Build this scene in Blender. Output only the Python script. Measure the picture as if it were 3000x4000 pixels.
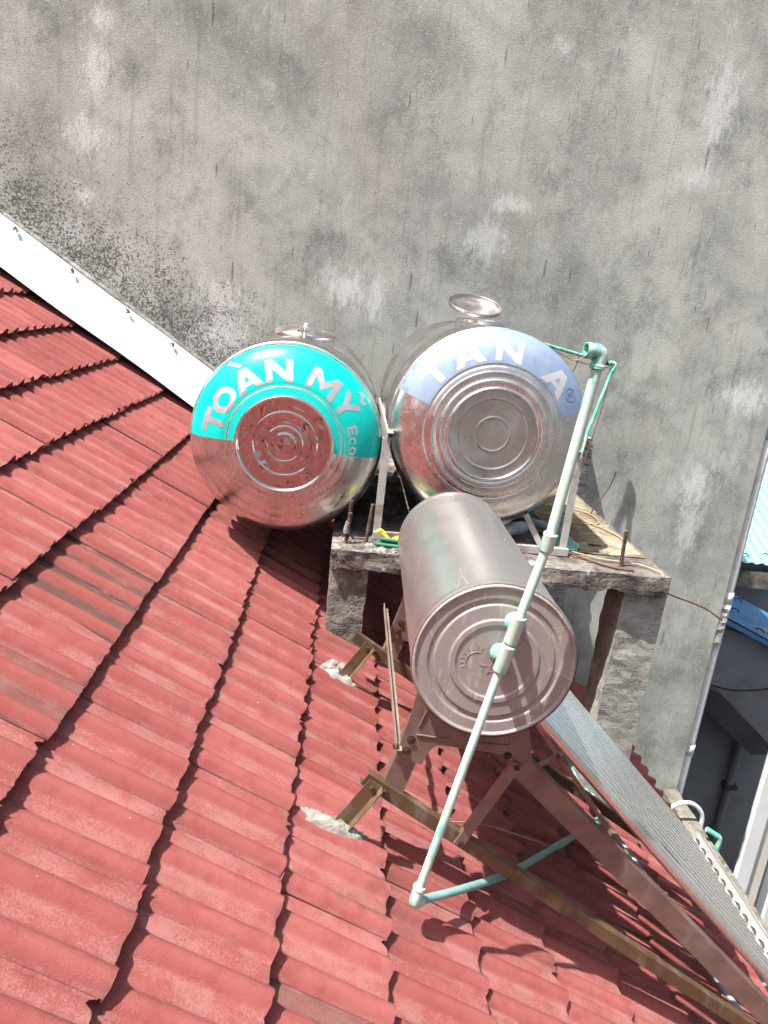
import bpy, bmesh, math, random
from mathutils import Vector, Matrix, noise
random.seed(7)
for o in list(bpy.data.objects): bpy.data.objects.remove(o)
scene = bpy.context.scene
COL = scene.collection

# ------------------------------------------------------------------ camera
PITCH, ROLL, YAW = 0.2768044, 0.1107599, 0.0691605
fwd = Vector((math.sin(YAW)*math.cos(PITCH), math.cos(YAW)*math.cos(PITCH), -math.sin(PITCH)))
rgt = Vector((math.cos(YAW), -math.sin(YAW), 0)); upv = rgt.cross(fwd)
r_ = rgt*math.cos(ROLL) + upv*math.sin(ROLL); u_ = upv*math.cos(ROLL) - rgt*math.sin(ROLL)
cd = bpy.data.cameras.new('camera'); cam = bpy.data.objects.new('camera', cd); COL.objects.link(cam)
cd.sensor_fit = 'VERTICAL'; cd.sensor_height = 24.0; cd.lens = 24.0*2867.6/4000.0
cd.clip_start = 0.05; cd.clip_end = 2000
cam.matrix_world = Matrix(((r_.x, u_.x, -fwd.x, 0), (r_.y, u_.y, -fwd.y, 0), (r_.z, u_.z, -fwd.z, 0), (0, 0, 0, 1)))
scene.camera = cam

# ------------------------------------------------------------------ sky, sun, exposure
SUN = Vector((0.42, 0.2, -1.0)).normalized()          # the way the light travels
world = bpy.data.worlds.new('World'); scene.world = world; world.use_nodes = True
wn = world.node_tree; wn.nodes.clear()
sky = wn.nodes.new('ShaderNodeTexSky'); sky.sky_type = 'NISHITA'; sky.sun_disc = False
sky.sun_elevation = math.asin(-SUN.z); sky.sun_rotation = math.atan2(-SUN.x, -SUN.y)
sky.air_density = 1.0; sky.dust_density = 5.0; sky.ozone_density = 0.5
bg = wn.nodes.new('ShaderNodeBackground'); bg.inputs[1].default_value = 0.09
world.cycles.sampling_method = 'MANUAL'; world.cycles.sample_map_resolution = 512
wo = wn.nodes.new('ShaderNodeOutputWorld')
hz = wn.nodes.new('ShaderNodeHueSaturation'); hz.inputs['Saturation'].default_value = .55; wn.links.new(sky.outputs[0], hz.inputs['Color']); wn.links.new(hz.outputs[0], bg.inputs[0]); wn.links.new(bg.outputs[0], wo.inputs[0])
sd = bpy.data.lights.new('sun', 'SUN'); sd.energy = 5.0; sd.angle = math.radians(0.53); sd.color = (1.0, 0.955, 0.89)
sun = bpy.data.objects.new('sun', sd); COL.objects.link(sun); sun.rotation_euler = SUN.to_track_quat('-Z', 'Y').to_euler()
scene.view_settings.view_transform = 'Standard'; scene.view_settings.look = 'None'
scene.view_settings.exposure = 1.04; scene.view_settings.gamma = 1.0; scene.view_settings.use_curve_mapping = False
scene.render.engine = 'CYCLES'
scene.cycles.max_bounces = 5; scene.cycles.diffuse_bounces = 2; scene.cycles.glossy_bounces = 4; scene.cycles.transmission_bounces = 2
scene.cycles.caustics_reflective = False; scene.cycles.caustics_refractive = False; scene.cycles.use_adaptive_sampling = True; scene.cycles.adaptive_threshold = .035; scene.cycles.adaptive_min_samples = 12

# ------------------------------------------------------------------ helpers: materials
def lin(c): return tuple(((v/12.92) if v <= .04045 else ((v+.055)/1.055)**2.4) for v in c)
class NT:
    def __init__(s, name):
        s.m = bpy.data.materials.new(name); s.m.use_nodes = True; s.t = s.m.node_tree; s.t.nodes.clear()
        s.out = s.t.nodes.new('ShaderNodeOutputMaterial'); s.b = s.t.nodes.new('ShaderNodeBsdfPrincipled')
        s.t.links.new(s.b.outputs[0], s.out.inputs[0]); s._tc = None
    def n(s, k, **kw):
        x = s.t.nodes.new(k)
        for a, v in kw.items(): setattr(x, a, v)
        return x
    def put(s, sock, v):
        if v is None: return
        if hasattr(v, 'is_output') or isinstance(v, bpy.types.NodeSocket): s.t.links.new(v, sock)
        else: sock.default_value = v if not (isinstance(v, tuple) and len(v) == 3 and sock.type == 'RGBA') else (*v, 1)
    def co(s, which='Object', scale=(1, 1, 1), loc=(0, 0, 0)):
        if not s._tc: s._tc = s.n('ShaderNodeTexCoord')
        mp = s.n('ShaderNodeMapping'); mp.inputs['Scale'].default_value = scale; mp.inputs['Location'].default_value = loc
        s.t.links.new(s._tc.outputs[which], mp.inputs[0]); return mp.outputs[0]
    def noise(s, co, scale=5, detail=4, rough=.55, dist=0, col=False, full=False):
        x = s.n('ShaderNodeTexNoise'); s.put(x.inputs['Vector'], co); s.put(x.inputs['Scale'], scale)
        x.inputs['Detail'].default_value = detail if full else min(detail, 3.5); x.inputs['Roughness'].default_value = rough; x.inputs['Distortion'].default_value = dist
        return x.outputs[1 if col else 0]
    def vor(s, co, scale=5, feature='F1', out=0, rnd=1):
        x = s.n('ShaderNodeTexVoronoi', feature=feature); s.put(x.inputs['Vector'], co); s.put(x.inputs['Scale'], scale)
        if 'Randomness' in x.inputs: x.inputs['Randomness'].default_value = rnd
        return x.outputs[out]
    def ramp(s, v, a, b, c0=0., c1=1.):
        x = s.n('ShaderNodeMapRange'); x.clamp = True; x.interpolation_type = 'SMOOTHSTEP'
        for i, q in zip((0, 1, 2, 3, 4), (v, a, b, c0, c1)): s.put(x.inputs[i], q)
        return x.outputs[0]
    def mix(s, f, a, b, mode='MIX'):
        x = s.n('ShaderNodeMix', data_type='RGBA', blend_type=mode); s.put(x.inputs[0], f); s.put(x.inputs[6], a); s.put(x.inputs[7], b); return x.outputs[2]
    def math(s, op, a, b=None, c=None):
        x = s.n('ShaderNodeMath', operation=op); s.put(x.inputs[0], a)
        if b is not None: s.put(x.inputs[1], b)
        if c is not None: s.put(x.inputs[2], c)
        return x.outputs[0]
    def bump(s, h, strength=.3, dist=.01, nrm=None):
        x = s.n('ShaderNodeBump'); x.inputs['Strength'].default_value = strength; x.inputs['Distance'].default_value = dist
        s.put(x.inputs['Height'], h)
        if nrm is not None: s.put(x.inputs['Normal'], nrm)
        return x.outputs[0]
    def attr(s, name):
        x = s.n('ShaderNodeAttribute', attribute_name=name); return x.outputs['Fac']
    def fin(s, base=None, rough=None, metal=None, nrm=None, **kw):
        if base is not None: s.put(s.b.inputs['Base Color'], base)
        if rough is not None: s.put(s.b.inputs['Roughness'], rough)
        if metal is not None: s.put(s.b.inputs['Metallic'], metal)
        if nrm is not None: s.put(s.b.inputs['Normal'], nrm)
        for k, v in kw.items(): s.put(s.b.inputs[k], v)
        return s.m
M = {}
def simple(name, c, rough=.5, metal=0., var=.25, scale=12, dirt=None, dirt_amt=.5, dscale=6, bump=0., rvar=.1, bscale=60, stretch=(1, 1, 1)):
    t = NT(name); co = t.co(scale=stretch)
    n1 = t.noise(co, scale, 5, .6); col = t.mix(t.ramp(n1, .3, .7), tuple(v*(1-var) for v in c), tuple(min(1, v*(1+var)) for v in c))
    if dirt: col = t.mix(t.math('MULTIPLY', t.ramp(t.noise(t.co(scale=stretch, loc=(3, 1, 7)), dscale, 6, .65, .3), .5, .68), dirt_amt), col, dirt)
    rg = t.ramp(t.noise(co, scale*.7, 4, .6), .3, .7, max(.02, rough-rvar), min(1, rough+rvar))
    nr = t.bump(t.noise(t.co(), bscale, 4, .6), bump, .004) if bump else None
    M[name] = t.fin(col, rg, metal, nr); return M[name]

# ------------------------------------------------------------------ helpers: meshes and objects
BASE = {}
class MB:
    def __init__(s): s.v = []; s.f = []; s.a = []; s.sm = []
    def add(s, vs, fs, smooth=False):
        k = len(s.v); s.v += [Vector(p) for p in vs]; s.f += [[i+k for i in f] for f in fs]; s.sm += [smooth]*len(fs)
    def box(s, lo, hi):
        x0, y0, z0 = lo; x1, y1, z1 = hi
        s.add([(x0,y0,z0),(x1,y0,z0),(x1,y1,z0),(x0,y1,z0),(x0,y0,z1),(x1,y0,z1),(x1,y1,z1),(x0,y1,z1)],
              [(0,3,2,1),(4,5,6,7),(0,1,5,4),(1,2,6,5),(2,3,7,6),(3,0,4,7)])
    def bar(s, a, b, w, h, side=(0, 1, 0)):
        """solid rectangular bar a-b; w along `side`, h across it"""
        a = Vector(a); b = Vector(b); d = (b-a).normalized(); sd = Vector(side); sd = (sd-d*sd.dot(d)).normalized(); n = d.cross(sd)
        vs = [p+sd*x*w/2+n*y*h/2 for p in (a, b) for x, y in ((-1,-1),(1,-1),(1,1),(-1,1))]
        s.add(vs, [(0,1,2,3),(7,6,5,4),(0,4,5,1),(1,5,6,2),(2,6,7,3),(3,7,4,0)])
    def angle(s, a, b, w, t, side=(0, 1, 0), flip=1, chan=False):
        """L (or C) profile: a web plus one or two flanges"""
        a = Vector(a); b = Vector(b); d = (b-a).normalized(); sd = Vector(side); sd = (sd-d*sd.dot(d)).normalized(); n = d.cross(sd)*flip
        s.bar(a, b, t, w, sd)
        s.bar(a+sd*(w*.32+t*.5)+n*(w/2-t/2), b+sd*(w*.32+t*.5)+n*(w/2-t/2), w*.64, t, sd)
        if chan: s.bar(a+sd*(w*.32+t*.5)-n*(w/2-t/2), b+sd*(w*.32+t*.5)-n*(w/2-t/2), w*.64, t, sd)
    def tube(s, path, rad, seg=14, caps=True, radf=None):
        P = [Vector(p) for p in path]; n = len(P)
        t0 = (P[1]-P[0]).normalized(); up = Vector((0, 0, 1)) if abs(t0.z) < .9 else Vector((1, 0, 0))
        x = (up-t0*up.dot(t0)).normalized(); vs = []
        for i, p in enumerate(P):
            t = (P[min(i+1, n-1)]-P[max(i-1, 0)]).normalized(); x = (x-t*x.dot(t)).normalized(); y = t.cross(x)
            rr = radf(i) if radf else rad
            vs += [p+(x*math.cos(2*math.pi*k/seg)+y*math.sin(2*math.pi*k/seg))*rr for k in range(seg)]
        fs = [(i*seg+k, i*seg+(k+1) % seg, (i+1)*seg+(k+1) % seg, (i+1)*seg+k) for i in range(n-1) for k in range(seg)]
        s.add(vs, fs, True)
        if caps: s.add(vs[:seg], [list(range(seg))[::-1]]); s.add(vs[-seg:], [list(range(seg))])
    def lathe(s, prof, origin, axis, seg=48, sharp=()):
        """prof: (distance along axis, radius) pairs"""
        o = Vector(origin); ax = Vector(axis).normalized(); x = Vector((0, 0, 1)) if abs(ax.z) < .9 else Vector((1, 0, 0))
        x = (x-ax*x.dot(ax)).normalized(); y = ax.cross(x); vs = []
        for h, r in prof:
            vs += [o+ax*h+(x*math.cos(2*math.pi*k/seg)+y*math.sin(2*math.pi*k/seg))*max(r, 1e-5) for k in range(seg)]
        s.add(vs, [(i*seg+k, i*seg+(k+1) % seg, (i+1)*seg+(k+1) % seg, (i+1)*seg+k) for i in range(len(prof)-1) for k in range(seg)], True)
    def prism(s, pts, y0, y1):
        """polygon in X-Z pulled along Y"""
        n = len(pts); vs = [(x, y0, z) for x, z in pts]+[(x, y1, z) for x, z in pts]
        s.add(vs, [list(range(n)), list(range(n, 2*n))[::-1]]+[(i, i+n, (i+1) % n+n, (i+1) % n) for i in range(n)])
    def disc(s, c, nrm, r, th=.004, seg=10):
        c = Vector(c); nrm = Vector(nrm).normalized(); s.lathe([(0, 0), (0, r), (th, r), (th, 0)], c, nrm, seg)
        s.sm[-3*seg:] = [False]*(3*seg)
    def rough(s, amp, scale, seed=0, keep=None):
        for v in s.v:
            if keep and keep(v): continue
            v += Vector(noise.noise_vector(v*scale+Vector((seed, seed*1.7, 0))))*amp + Vector(noise.noise_vector(v*scale*3.1+Vector((seed, 5, 0))))*amp*.5
    def grid_box(s, lo, hi, step):
        """box whose faces are cut into cells, welded at the edges"""
        lo = Vector(lo); hi = Vector(hi); n = [max(1, int(round((hi[i]-lo[i])/step))) for i in range(3)]; idx = {}; vs = []; fs = []
        def vid(i, j, k):
            if (i, j, k) not in idx:
                idx[(i, j, k)] = len(vs); vs.append((lo.x+(hi.x-lo.x)*i/n[0], lo.y+(hi.y-lo.y)*j/n[1], lo.z+(hi.z-lo.z)*k/n[2]))
            return idx[(i, j, k)]
        for a in range(3):
            b, c = (a+1) % 3, (a+2) % 3
            for e in (0, n[a]):
                for i in range(n[b]):
                    for j in range(n[c]):
                        q = []
                        for di, dj in ((0,0),(1,0),(1,1),(0,1)):
                            t = [0, 0, 0]; t[a] = e; t[b] = i+di; t[c] = j+dj; q.append(vid(*t))
                        fs.append(q if e else q[::-1])
        s.add(vs, fs)
    def build(s, name, mat, parent=None, base=None, attr=None):
        b = base or (BASE[parent] if parent is not None else Vector((0, 0, 0)))
        me = bpy.data.meshes.new(name); me.from_pydata([tuple(v-b) for v in s.v], [], s.f)
        me.polygons.foreach_set('use_smooth', s.sm); me.materials.append(mat)
        if attr is not None:
            at = me.attributes.new(attr[0], 'FLOAT', 'POINT'); at.data.foreach_set('value', attr[1])
        me.update(); o = bpy.data.objects.new(name, me); COL.objects.link(o)
        if parent is not None: o.parent = parent
        else: o.location = b
        BASE[o] = b
        return o
def thing(name, label, cat, base, group=None):
    o = bpy.data.objects.new(name, None); COL.objects.link(o); o.location = base; o.empty_display_size = .1
    BASE[o] = Vector(base); o['label'] = label; o['category'] = cat
    if group: o['group'] = group
    return o
def tag(o, label, cat, group=None):
    o['label'] = label; o['category'] = cat
    if group: o['group'] = group
    return o
def struct(o): o['kind'] = 'structure'; return o
def spline(pts, n=8):
    P = [Vector(p) for p in pts]; P = [P[0]*2-P[1]]+P+[P[-1]*2-P[-2]]; out = []
    for i in range(1, len(P)-2):
        for k in range(n):
            t = k/n; a, b, c, d = P[i-1:i+3]
            out.append(.5*((2*b)+(c-a)*t+(2*a-5*b+4*c-d)*t*t+(3*b-a-3*c+d)*t**3))
    out.append(P[-2]); return out

# ------------------------------------------------------------------ roof frame: s down the slope, Y to the wall, n off the tiles
TH = 0.5523187; H = 1.2106952
DV = Vector((math.cos(TH), 0, -math.sin(TH))); NV = Vector((math.sin(TH), 0, math.cos(TH))); YV = Vector((0, 1, 0))
def rp(s, y, n=0.): return DV*s+YV*y+NV*(n-H)
WALL_Y = 5.12; SLAB_Z = -1.05; S0 = -1.313; ROW = 0.335; EAVE = S0+14*ROW; TW = 0.249; T0 = 2.055-.0311

# ------------------------------------------------------------------ materials
def wall_material():
    t = NT('weathered_plaster'); co = t.co(); sep = t.n('ShaderNodeSeparateXYZ'); t.t.links.new(co, sep.inputs[0]); X, Z = sep.outputs[0], sep.outputs[2]
    wob = t.noise(co, 9, 3, .7, col=True); wv = t.n('ShaderNodeVectorMath', operation='MULTIPLY_ADD'); t.t.links.new(wob, wv.inputs[0]); wv.inputs[1].default_value = (.06, 0, .06); t.t.links.new(co, wv.inputs[2]); wc = wv.outputs[0]
    def mapped(scale, loc=(0, 0, 0)):
        mp = t.n('ShaderNodeMapping'); mp.inputs['Scale'].default_value = scale; mp.inputs['Location'].default_value = loc; t.t.links.new(wc, mp.inputs[0]); return mp.outputs[0]
    big = t.noise(co, 1.2, 3.5, .65, .5); col = t.mix(t.ramp(big, .3, .7), (.30, .307, .285), (.53, .535, .50))
    med = t.noise(mapped((1, 1, .8), (4, 0, 2)), 3.6, 6, .74, full=True); col = t.mix(t.ramp(med, .46, .70, 0, .72), col, (.185, .194, .18)); col = t.mix(t.ramp(med, .45, .27, 0, .68), col, (.60, .605, .57))
    warm = t.noise(t.co(scale=(1, 1, .6), loc=(1, 0, 9)), 1.5, 3, .6); col = t.mix(t.ramp(warm, .54, .72, 0, .4), col, (.42, .375, .32))
    streak = t.noise(t.co(scale=(9, 1, .45)), 2.2, 5, .74, .15, full=True); col = t.mix(t.ramp(streak, .51, .76, 0, .48), col, (.165, .17, .16)); col = t.mix(t.ramp(streak, .42, .24, 0, .35), col, (.54, .55, .535))
    nz = t.noise(t.co(scale=(2.0, 1, .8)), 13, 3.5, .8); nzo = t.math('MULTIPLY', t.math('SUBTRACT', nz, .5), 3.2)
    # pale repairs and lime bloom: x, z, half width, half height, strength
    acc = None
    for i, (px, pz, rx, rz, w) in enumerate(((-1.67,1.45,.09,.08,.8),(-1.70,1.15,.11,.20,.8),(-1.76,.80,.14,.13,.75),(-1.76,.43,.06,.07,.9),(-1.82,.22,.09,.12,.6),
        (1.15,1.63,.10,.07,.6),(2.2,1.42,.12,.30,.8),(2.1,1.0,.14,.1,.6),(.97,.70,.16,.07,.8),(.82,.46,.16,.18,.65),(-.06,.06,.20,.16,.95),(.14,.03,.08,.2,.85),
        (2.82,-.38,.22,.12,1.),(2.6,-1.05,.14,.22,.95),(2.62,-1.38,.10,.28,.8),(2.75,-.85,.16,.12,.5),(-.88,-.10,.26,.14,.8),(-.86,-.32,.22,.20,.9),(2.75,-2.1,.1,.3,.4),(2.45,-2.3,.1,.3,.4))):
        mp = t.co(scale=(1/rx, 0, 1/rz), loc=(-px/rx, 0, -pz/rz)); ln = t.n('ShaderNodeVectorMath', operation='LENGTH'); t.t.links.new(mp, ln.inputs[0])
        f = t.ramp(t.math('ADD', ln.outputs['Value'], nzo), 1.15, .1, 0, w); acc = f if acc is None else t.math('MAXIMUM', acc, f)
    col = t.mix(t.math('MULTIPLY', acc, .78), col, (.76, .775, .765))
    # dark runs
    for sc, off, th_, amt in (((16, 1, 1.7), (0, 0, 0), .11, .62), ((28, 1, 3.6), (5, 0, 3), .10, .55)):
        c2 = t.co(scale=sc, loc=off); vx = t.n('ShaderNodeTexVoronoi'); t.t.links.new(c2, vx.inputs['Vector']); vx.inputs['Scale'].default_value = 1.
        rc = t.n('ShaderNodeSeparateColor'); t.t.links.new(vx.outputs[1], rc.inputs[0])
        lim = t.math('MULTIPLY', t.ramp(rc.outputs[0], .35, 1.), th_)
        dd = t.math('ADD', t.math('SUBTRACT', vx.outputs[0], lim), t.math('MULTIPLY', t.math('SUBTRACT', nz, .5), .10))
        col = t.mix(t.ramp(dd, .04, -.015, 0, amt), col, (.065, .07, .07))
    # mould thickens towards the line of the roof
    hgt = t.math('ADD', t.math('MULTIPLY', X, math.sin(TH)), t.math('MULTIPLY_ADD', Z, math.cos(TH), H))
    mould = t.math('MULTIPLY', t.ramp(hgt, 1.25, .2), t.ramp(X, 1.1, -.7)); grit = t.noise(co, 80, 3.5, .75); grit2 = t.noise(t.co(loc=(3, 0, 8)), 150, 2, .7)
    msk = t.noise(t.co(loc=(0, 0, 4)), 4.5, 3.5, .75)
    dens = t.math('MULTIPLY_ADD', mould, .33, t.math('MULTIPLY', t.math('SUBTRACT', msk, .5), .42))
    col = t.mix(t.ramp(t.math('ADD', grit, t.math('MULTIPLY', dens, .62)), .665, .75, 0, .85), col, (.05, .052, .046))
    col = t.mix(t.ramp(t.math('ADD', grit2, t.math('MULTIPLY', dens, .40)), .66, .76, 0, .6), col, (.07, .072, .066))
    col = t.mix(t.ramp(grit, .46, .27, 0, .75), col, (.58, .59, .57)); col = t.mix(t.ramp(grit2, .51, .68, 0, .75), col, (.13, .13, .125))
    # hairline cracks
    ck = t.vor(mapped((1, 1, 1.0)), 4.2, 'DISTANCE_TO_EDGE', 0)
    col = t.mix(t.math('MULTIPLY', t.ramp(ck, .007, .001, 0, .4), t.ramp(t.noise(t.co(loc=(7, 7, 7)), 1.6, 3), .53, .62)), col, (.10, .10, .097))
    trowel = t.noise(t.co(scale=(1, 1, 2.4)), 36, 3, .75, 1.2)
    h = t.math('ADD', t.math('MULTIPLY', grit2, .5), t.math('ADD', t.math('MULTIPLY', trowel, .8), t.math('MULTIPLY', grit, .6)))
    col = t.mix(1., col, (.985, 1.01, 1.015), 'MULTIPLY'); M['plaster'] = t.fin(col, .95, 0., t.bump(h, .27, .007)); t.b.inputs['Specular IOR Level'].default_value = .2
wall_material()
def concrete_material(name, lo, hi, dark, pale, amt_dark=.7, amt_pale=.6, lines=False, bump=.8):
    t = NT(name); co = t.co(); n1 = t.noise(co, 5, 7, .68, .3); col = t.mix(t.ramp(n1, .32, .7), lo, hi)
    col = t.mix(t.math('MULTIPLY', t.ramp(t.noise(t.co(loc=(3, 4, 5)), 9, 7, .72, .5), .45, .66), amt_dark), col, dark)
    col = t.mix(t.math('MULTIPLY', t.ramp(t.noise(t.co(loc=(8, 1, 2)), 7, 8, .75, .6), .54, .68), amt_pale), col, pale)
    pit = t.vor(t.co(loc=(1, 2, 0)), 42, 'F1', 0); col = t.mix(t.math('MULTIPLY', t.ramp(pit, .18, .08), .75), col, (.03, .03, .028))
    h = t.math('ADD', t.noise(co, 55, 7, .75), t.math('MULTIPLY', t.ramp(pit, .05, .3), .6))
    if lines:
        sep = t.n('ShaderNodeSeparateXYZ'); t.t.links.new(co, sep.inputs[0])
        zz = t.math('ADD', sep.outputs[2], t.math('MULTIPLY', t.math('SUBTRACT', t.noise(co, 14, 3), .5), .014))
        w = t.math('ABSOLUTE', t.math('SINE', t.math('MULTIPLY', zz, 115.)))
        gap = t.math('MULTIPLY', t.ramp(w, .16, .0), t.ramp(t.noise(t.co(scale=(3, 3, 12)), 4, 3), .38, .56))
        col = t.mix(t.math('MULTIPLY', gap, .6), col, (.07, .068, .06)); h = t.math('SUBTRACT', h, t.math('MULTIPLY', gap, .8))
    M[name] = t.fin(col, .93, 0., t.bump(h, bump, .008)); t.b.inputs['Specular IOR Level'].default_value = .25
concrete_material('slab_concrete', (.10, .088, .08), (.235, .21, .19), (.032, .028, .026), (.50, .47, .43), .75, .5)
concrete_material('post_concrete', (.17, .16, .145), (.33, .315, .285), (.05, .047, .042), (.56, .54, .50), .6, .55)
concrete_material('board_concrete', (.29, .285, .26), (.43, .42, .385), (.10, .097, .088), (.54, .53, .50), .4, .4, True, .35)
concrete_material('gutter_concrete', (.13, .12, .10), (.27, .25, .215), (.05, .046, .036), (.37, .34, .28), .6, .4)
concrete_material('mortar', (.23, .215, .19), (.40, .385, .35), (.075, .068, .06), (.56, .54, .51), .65, .5, bump=1.)
concrete_material('damp_concrete', (.16, .135, .085), (.32, .28, .205), (.085, .066, .034), (.52, .48, .40), .6, .6)
def tile_material():
    t = NT('red_roof_tile'); co = t.co(); oi = t.n('ShaderNodeObjectInfo'); rnd = oi.outputs['Random']
    wco = t.n('ShaderNodeNewGeometry').outputs['Position']
    off = t.n('ShaderNodeVectorMath', operation='ADD'); t.t.links.new(co, off.inputs[0]); cmb = t.n('ShaderNodeCombineXYZ')
    for i in range(3): t.put(cmb.inputs[i], t.math('MULTIPLY', rnd, 37.+11*i))
    t.t.links.new(cmb.outputs[0], off.inputs[1]); oc = off.outputs[0]
    col = t.mix(rnd, (.235, .060, .057), (.345, .103, .096))
    big = t.noise(wco, 1.3, 4, .6); col = t.mix(t.math('MULTIPLY', t.ramp(big, .4, .7), .55), col, (.335, .104, .098))
    mot = t.noise(oc, 16, 6, .65); col = t.mix(t.math('MULTIPLY', t.ramp(mot, .42, .7), .5), col, (.225, .044, .040))
    valley = t.attr('valley'); spk = t.noise(wco, 170, 3, .7)
    dust = t.math('MULTIPLY', t.ramp(valley, .25, .85), t.ramp(t.math('ADD', t.noise(oc, 9, 5, .6), t.math('MULTIPLY', t.math('SUBTRACT', spk, .5), .9)), .36, .66))
    col = t.mix(t.math('MULTIPLY', dust, .55), col, (.375, .190, .176))
    # soot and lichen lying in the channels of a few tiles
    sootc = t.n('ShaderNodeSeparateColor'); t.t.links.new(oi.outputs['Color'], sootc.inputs[0])
    soot = t.math('MULTIPLY', t.math('MULTIPLY', t.math('SUBTRACT', 1., sootc.outputs[0]), t.ramp(valley, .35, .8)), t.ramp(t.noise(oc, 12, 5, .65), .28, .5))
    col = t.mix(t.math('MULTIPLY', soot, .85), col, (.085, .05, .042))
    grime = t.math('MULTIPLY', t.ramp(t.noise(wco, 3.1, 6, .7, .4), .49, .68), t.ramp(t.noise(oc, 30, 5, .7), .36, .6)); col = t.mix(t.math('MULTIPLY', grime, .55), col, (.16, .065, .055))
    edge = t.attr('lip'); col = t.mix(t.math('MULTIPLY', t.ramp(edge, .8, 1.), t.ramp(t.noise(wco, 26, 5, .7), .42, .7, 0, .75)), col, (.13, .075, .065))
    fleck = t.vor(wco, 34, 'F1', 0); col = t.mix(t.math('MULTIPLY', t.ramp(fleck, .09, .04), t.ramp(t.noise(wco, 2.2, 2), .58, .66, 0, .75)), col, (.60, .52, .47))
    h = t.noise(wco, 260, 3, .8)
    M['tile'] = t.fin(col, .85, 0., t.bump(h, .8, .0040)); t.b.inputs['Specular IOR Level'].default_value = .3
tile_material()
def steel(name, c, rough, brushed=None, blot=.12, warp=0., wscale=7, metal=1., dirt=0., aniso=0., finebump=.03, radial=None, wd=3, rv=(.75, 1.35), scratch=0., drip=0.):
    t = NT(name); co = t.co(); n1 = t.noise(co, 7, 5, .6, .3)
    col = t.mix(t.ramp(n1, .3, .72), tuple(v*(1-blot) for v in c), tuple(min(1, v*(1+blot)) for v in c)); rg = t.ramp(t.noise(t.co(loc=(2, 2, 2)), 9, 5, .65), .3, .75, max(.02, rough*rv[0]), rough*rv[1])
    nr = None
    if brushed:
        b = t.noise(t.co(scale=brushed), 9, 4, .7); col = t.mix(t.ramp(b, .3, .75, 0, .16), col, tuple(v*.62 for v in c))
        rg = t.math('ADD', rg, t.ramp(b, .3, .7, -.04, .05)); nr = t.bump(b, finebump, .002)
    if radial is not None:                                     # turned finish about the tank axis
        mp = t.co(loc=(-radial[0], 0, -radial[2]), scale=(1, 0, 1)); ln = t.n('ShaderNodeVectorMath', operation='LENGTH'); t.t.links.new(mp, ln.inputs[0])
        cb = t.n('ShaderNodeCombineXYZ'); t.t.links.new(ln.outputs['Value'], cb.inputs[0]); gr = t.noise(cb.outputs[0], 160, 4, .7)
        col = t.mix(t.ramp(gr, .3, .75, 0, .28), col, tuple(v*.62 for v in c)); nr = t.bump(gr, finebump, .002)
        tg = t.n('ShaderNodeTangent', direction_type='RADIAL', axis='Y'); t.t.links.new(tg.outputs[0], t.b.inputs['Tangent'])
    if warp: nr = t.bump(t.noise(t.co(scale=(1, 1, 1.0), loc=(1, 5, 3)), wscale, wd, .5, 1.2), warp, .02, nr)
    if dirt:
        dm = t.ramp(t.noise(t.co(scale=(3, 3, .8), loc=(5, 0, 1)), 6, 7, .7, .3), .48, .72, 0, dirt); col = t.mix(dm, col, (.20, .155, .125)); mt = t.math('SUBTRACT', metal, t.math('MULTIPLY', dm, .6)); rg = t.math('ADD', rg, t.math('MULTIPLY', dm, .35))
    else: mt = metal
    if scratch:
        wv = t.noise(t.co(loc=(2, 7, 1)), 5, 2, .5, .6); e = t.vor(t.co(scale=(1, .45, 1), loc=(.3, 1, 2)), 7, 'DISTANCE_TO_EDGE', 0)
        sm1 = t.math('MULTIPLY', t.ramp(e, .010, .002), t.ramp(wv, .52, .62, 0, scratch)); col = t.mix(sm1, col, (.88, .87, .86))
        scuff = t.math('MULTIPLY', t.ramp(t.noise(t.co(scale=(14, 2.2, 14), loc=(4, 4, 4)), 4, 3, .7), .60, .68), t.ramp(t.noise(t.co(loc=(6, 1, 1)), 2.5, 2), .46, .60, 0, scratch*.6)); col = t.mix(scuff, col, (.42, .39, .37)); rg = t.math('ADD', rg, t.math('MULTIPLY', scuff, .15))
    if drip:
        dr_ = t.math('MULTIPLY', t.ramp(t.noise(t.co(scale=(14, 1, 1.2), loc=(1, 0, 3)), 5, 3.5, .75), .50, .66), t.ramp(t.noise(t.co(loc=(0, 0, 2)), 55, 3, .7), .40, .62, 0, drip)); col = t.mix(dr_, col, (.60, .56, .53)); rg = t.math('ADD', rg, t.math('MULTIPLY', dr_, .2))
    M[name] = t.fin(col, rg, mt, nr)
    if aniso: t.b.inputs['Anisotropic'].default_value = aniso
    return t
CL = Vector((-.247, 3.30, -.640)); RL = .430      # left tank: centre of its rim, radius
CR = Vector((.657, 3.30, -.505)); RR = .451       # right tank
steel('tank_steel', (.76, .745, .73), .2, (.4, 22, .4), .08, .06, 4)
steel('head_steel_left', (.74, .715, .695), .28, None, .08, .02, 3, aniso=.5, radial=(0, 0, 0), finebump=.02)
steel('head_steel_right', (.76, .735, .71), .27, None, .08, .025, 3, dirt=.14, aniso=.5, radial=(0, 0, 0), finebump=.025)
steel('mirror_disc', (.62, .57, .55), .045, None, .05, .36, 9, wd=1.)
steel('dull_disc', (.50, .475, .455), .36, None, .12, .03, 5, dirt=.45)
steel('bright_ring', (.80, .80, .79), .12, None, .05)
steel('letter_steel', (.64, .61, .645), .42, None, .05, metal=.65)
steel('heater_steel', (.54, .515, .50), .37, None, .02, .012, 2.2, metal=.88, rv=(.92, 1.1), scratch=.9)
steel('heater_cap', (.355, .31, .30), .52, None, .05, 0, 3, dirt=.30, metal=.42, rv=(.93, 1.1), scratch=.4, drip=.55)
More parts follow.
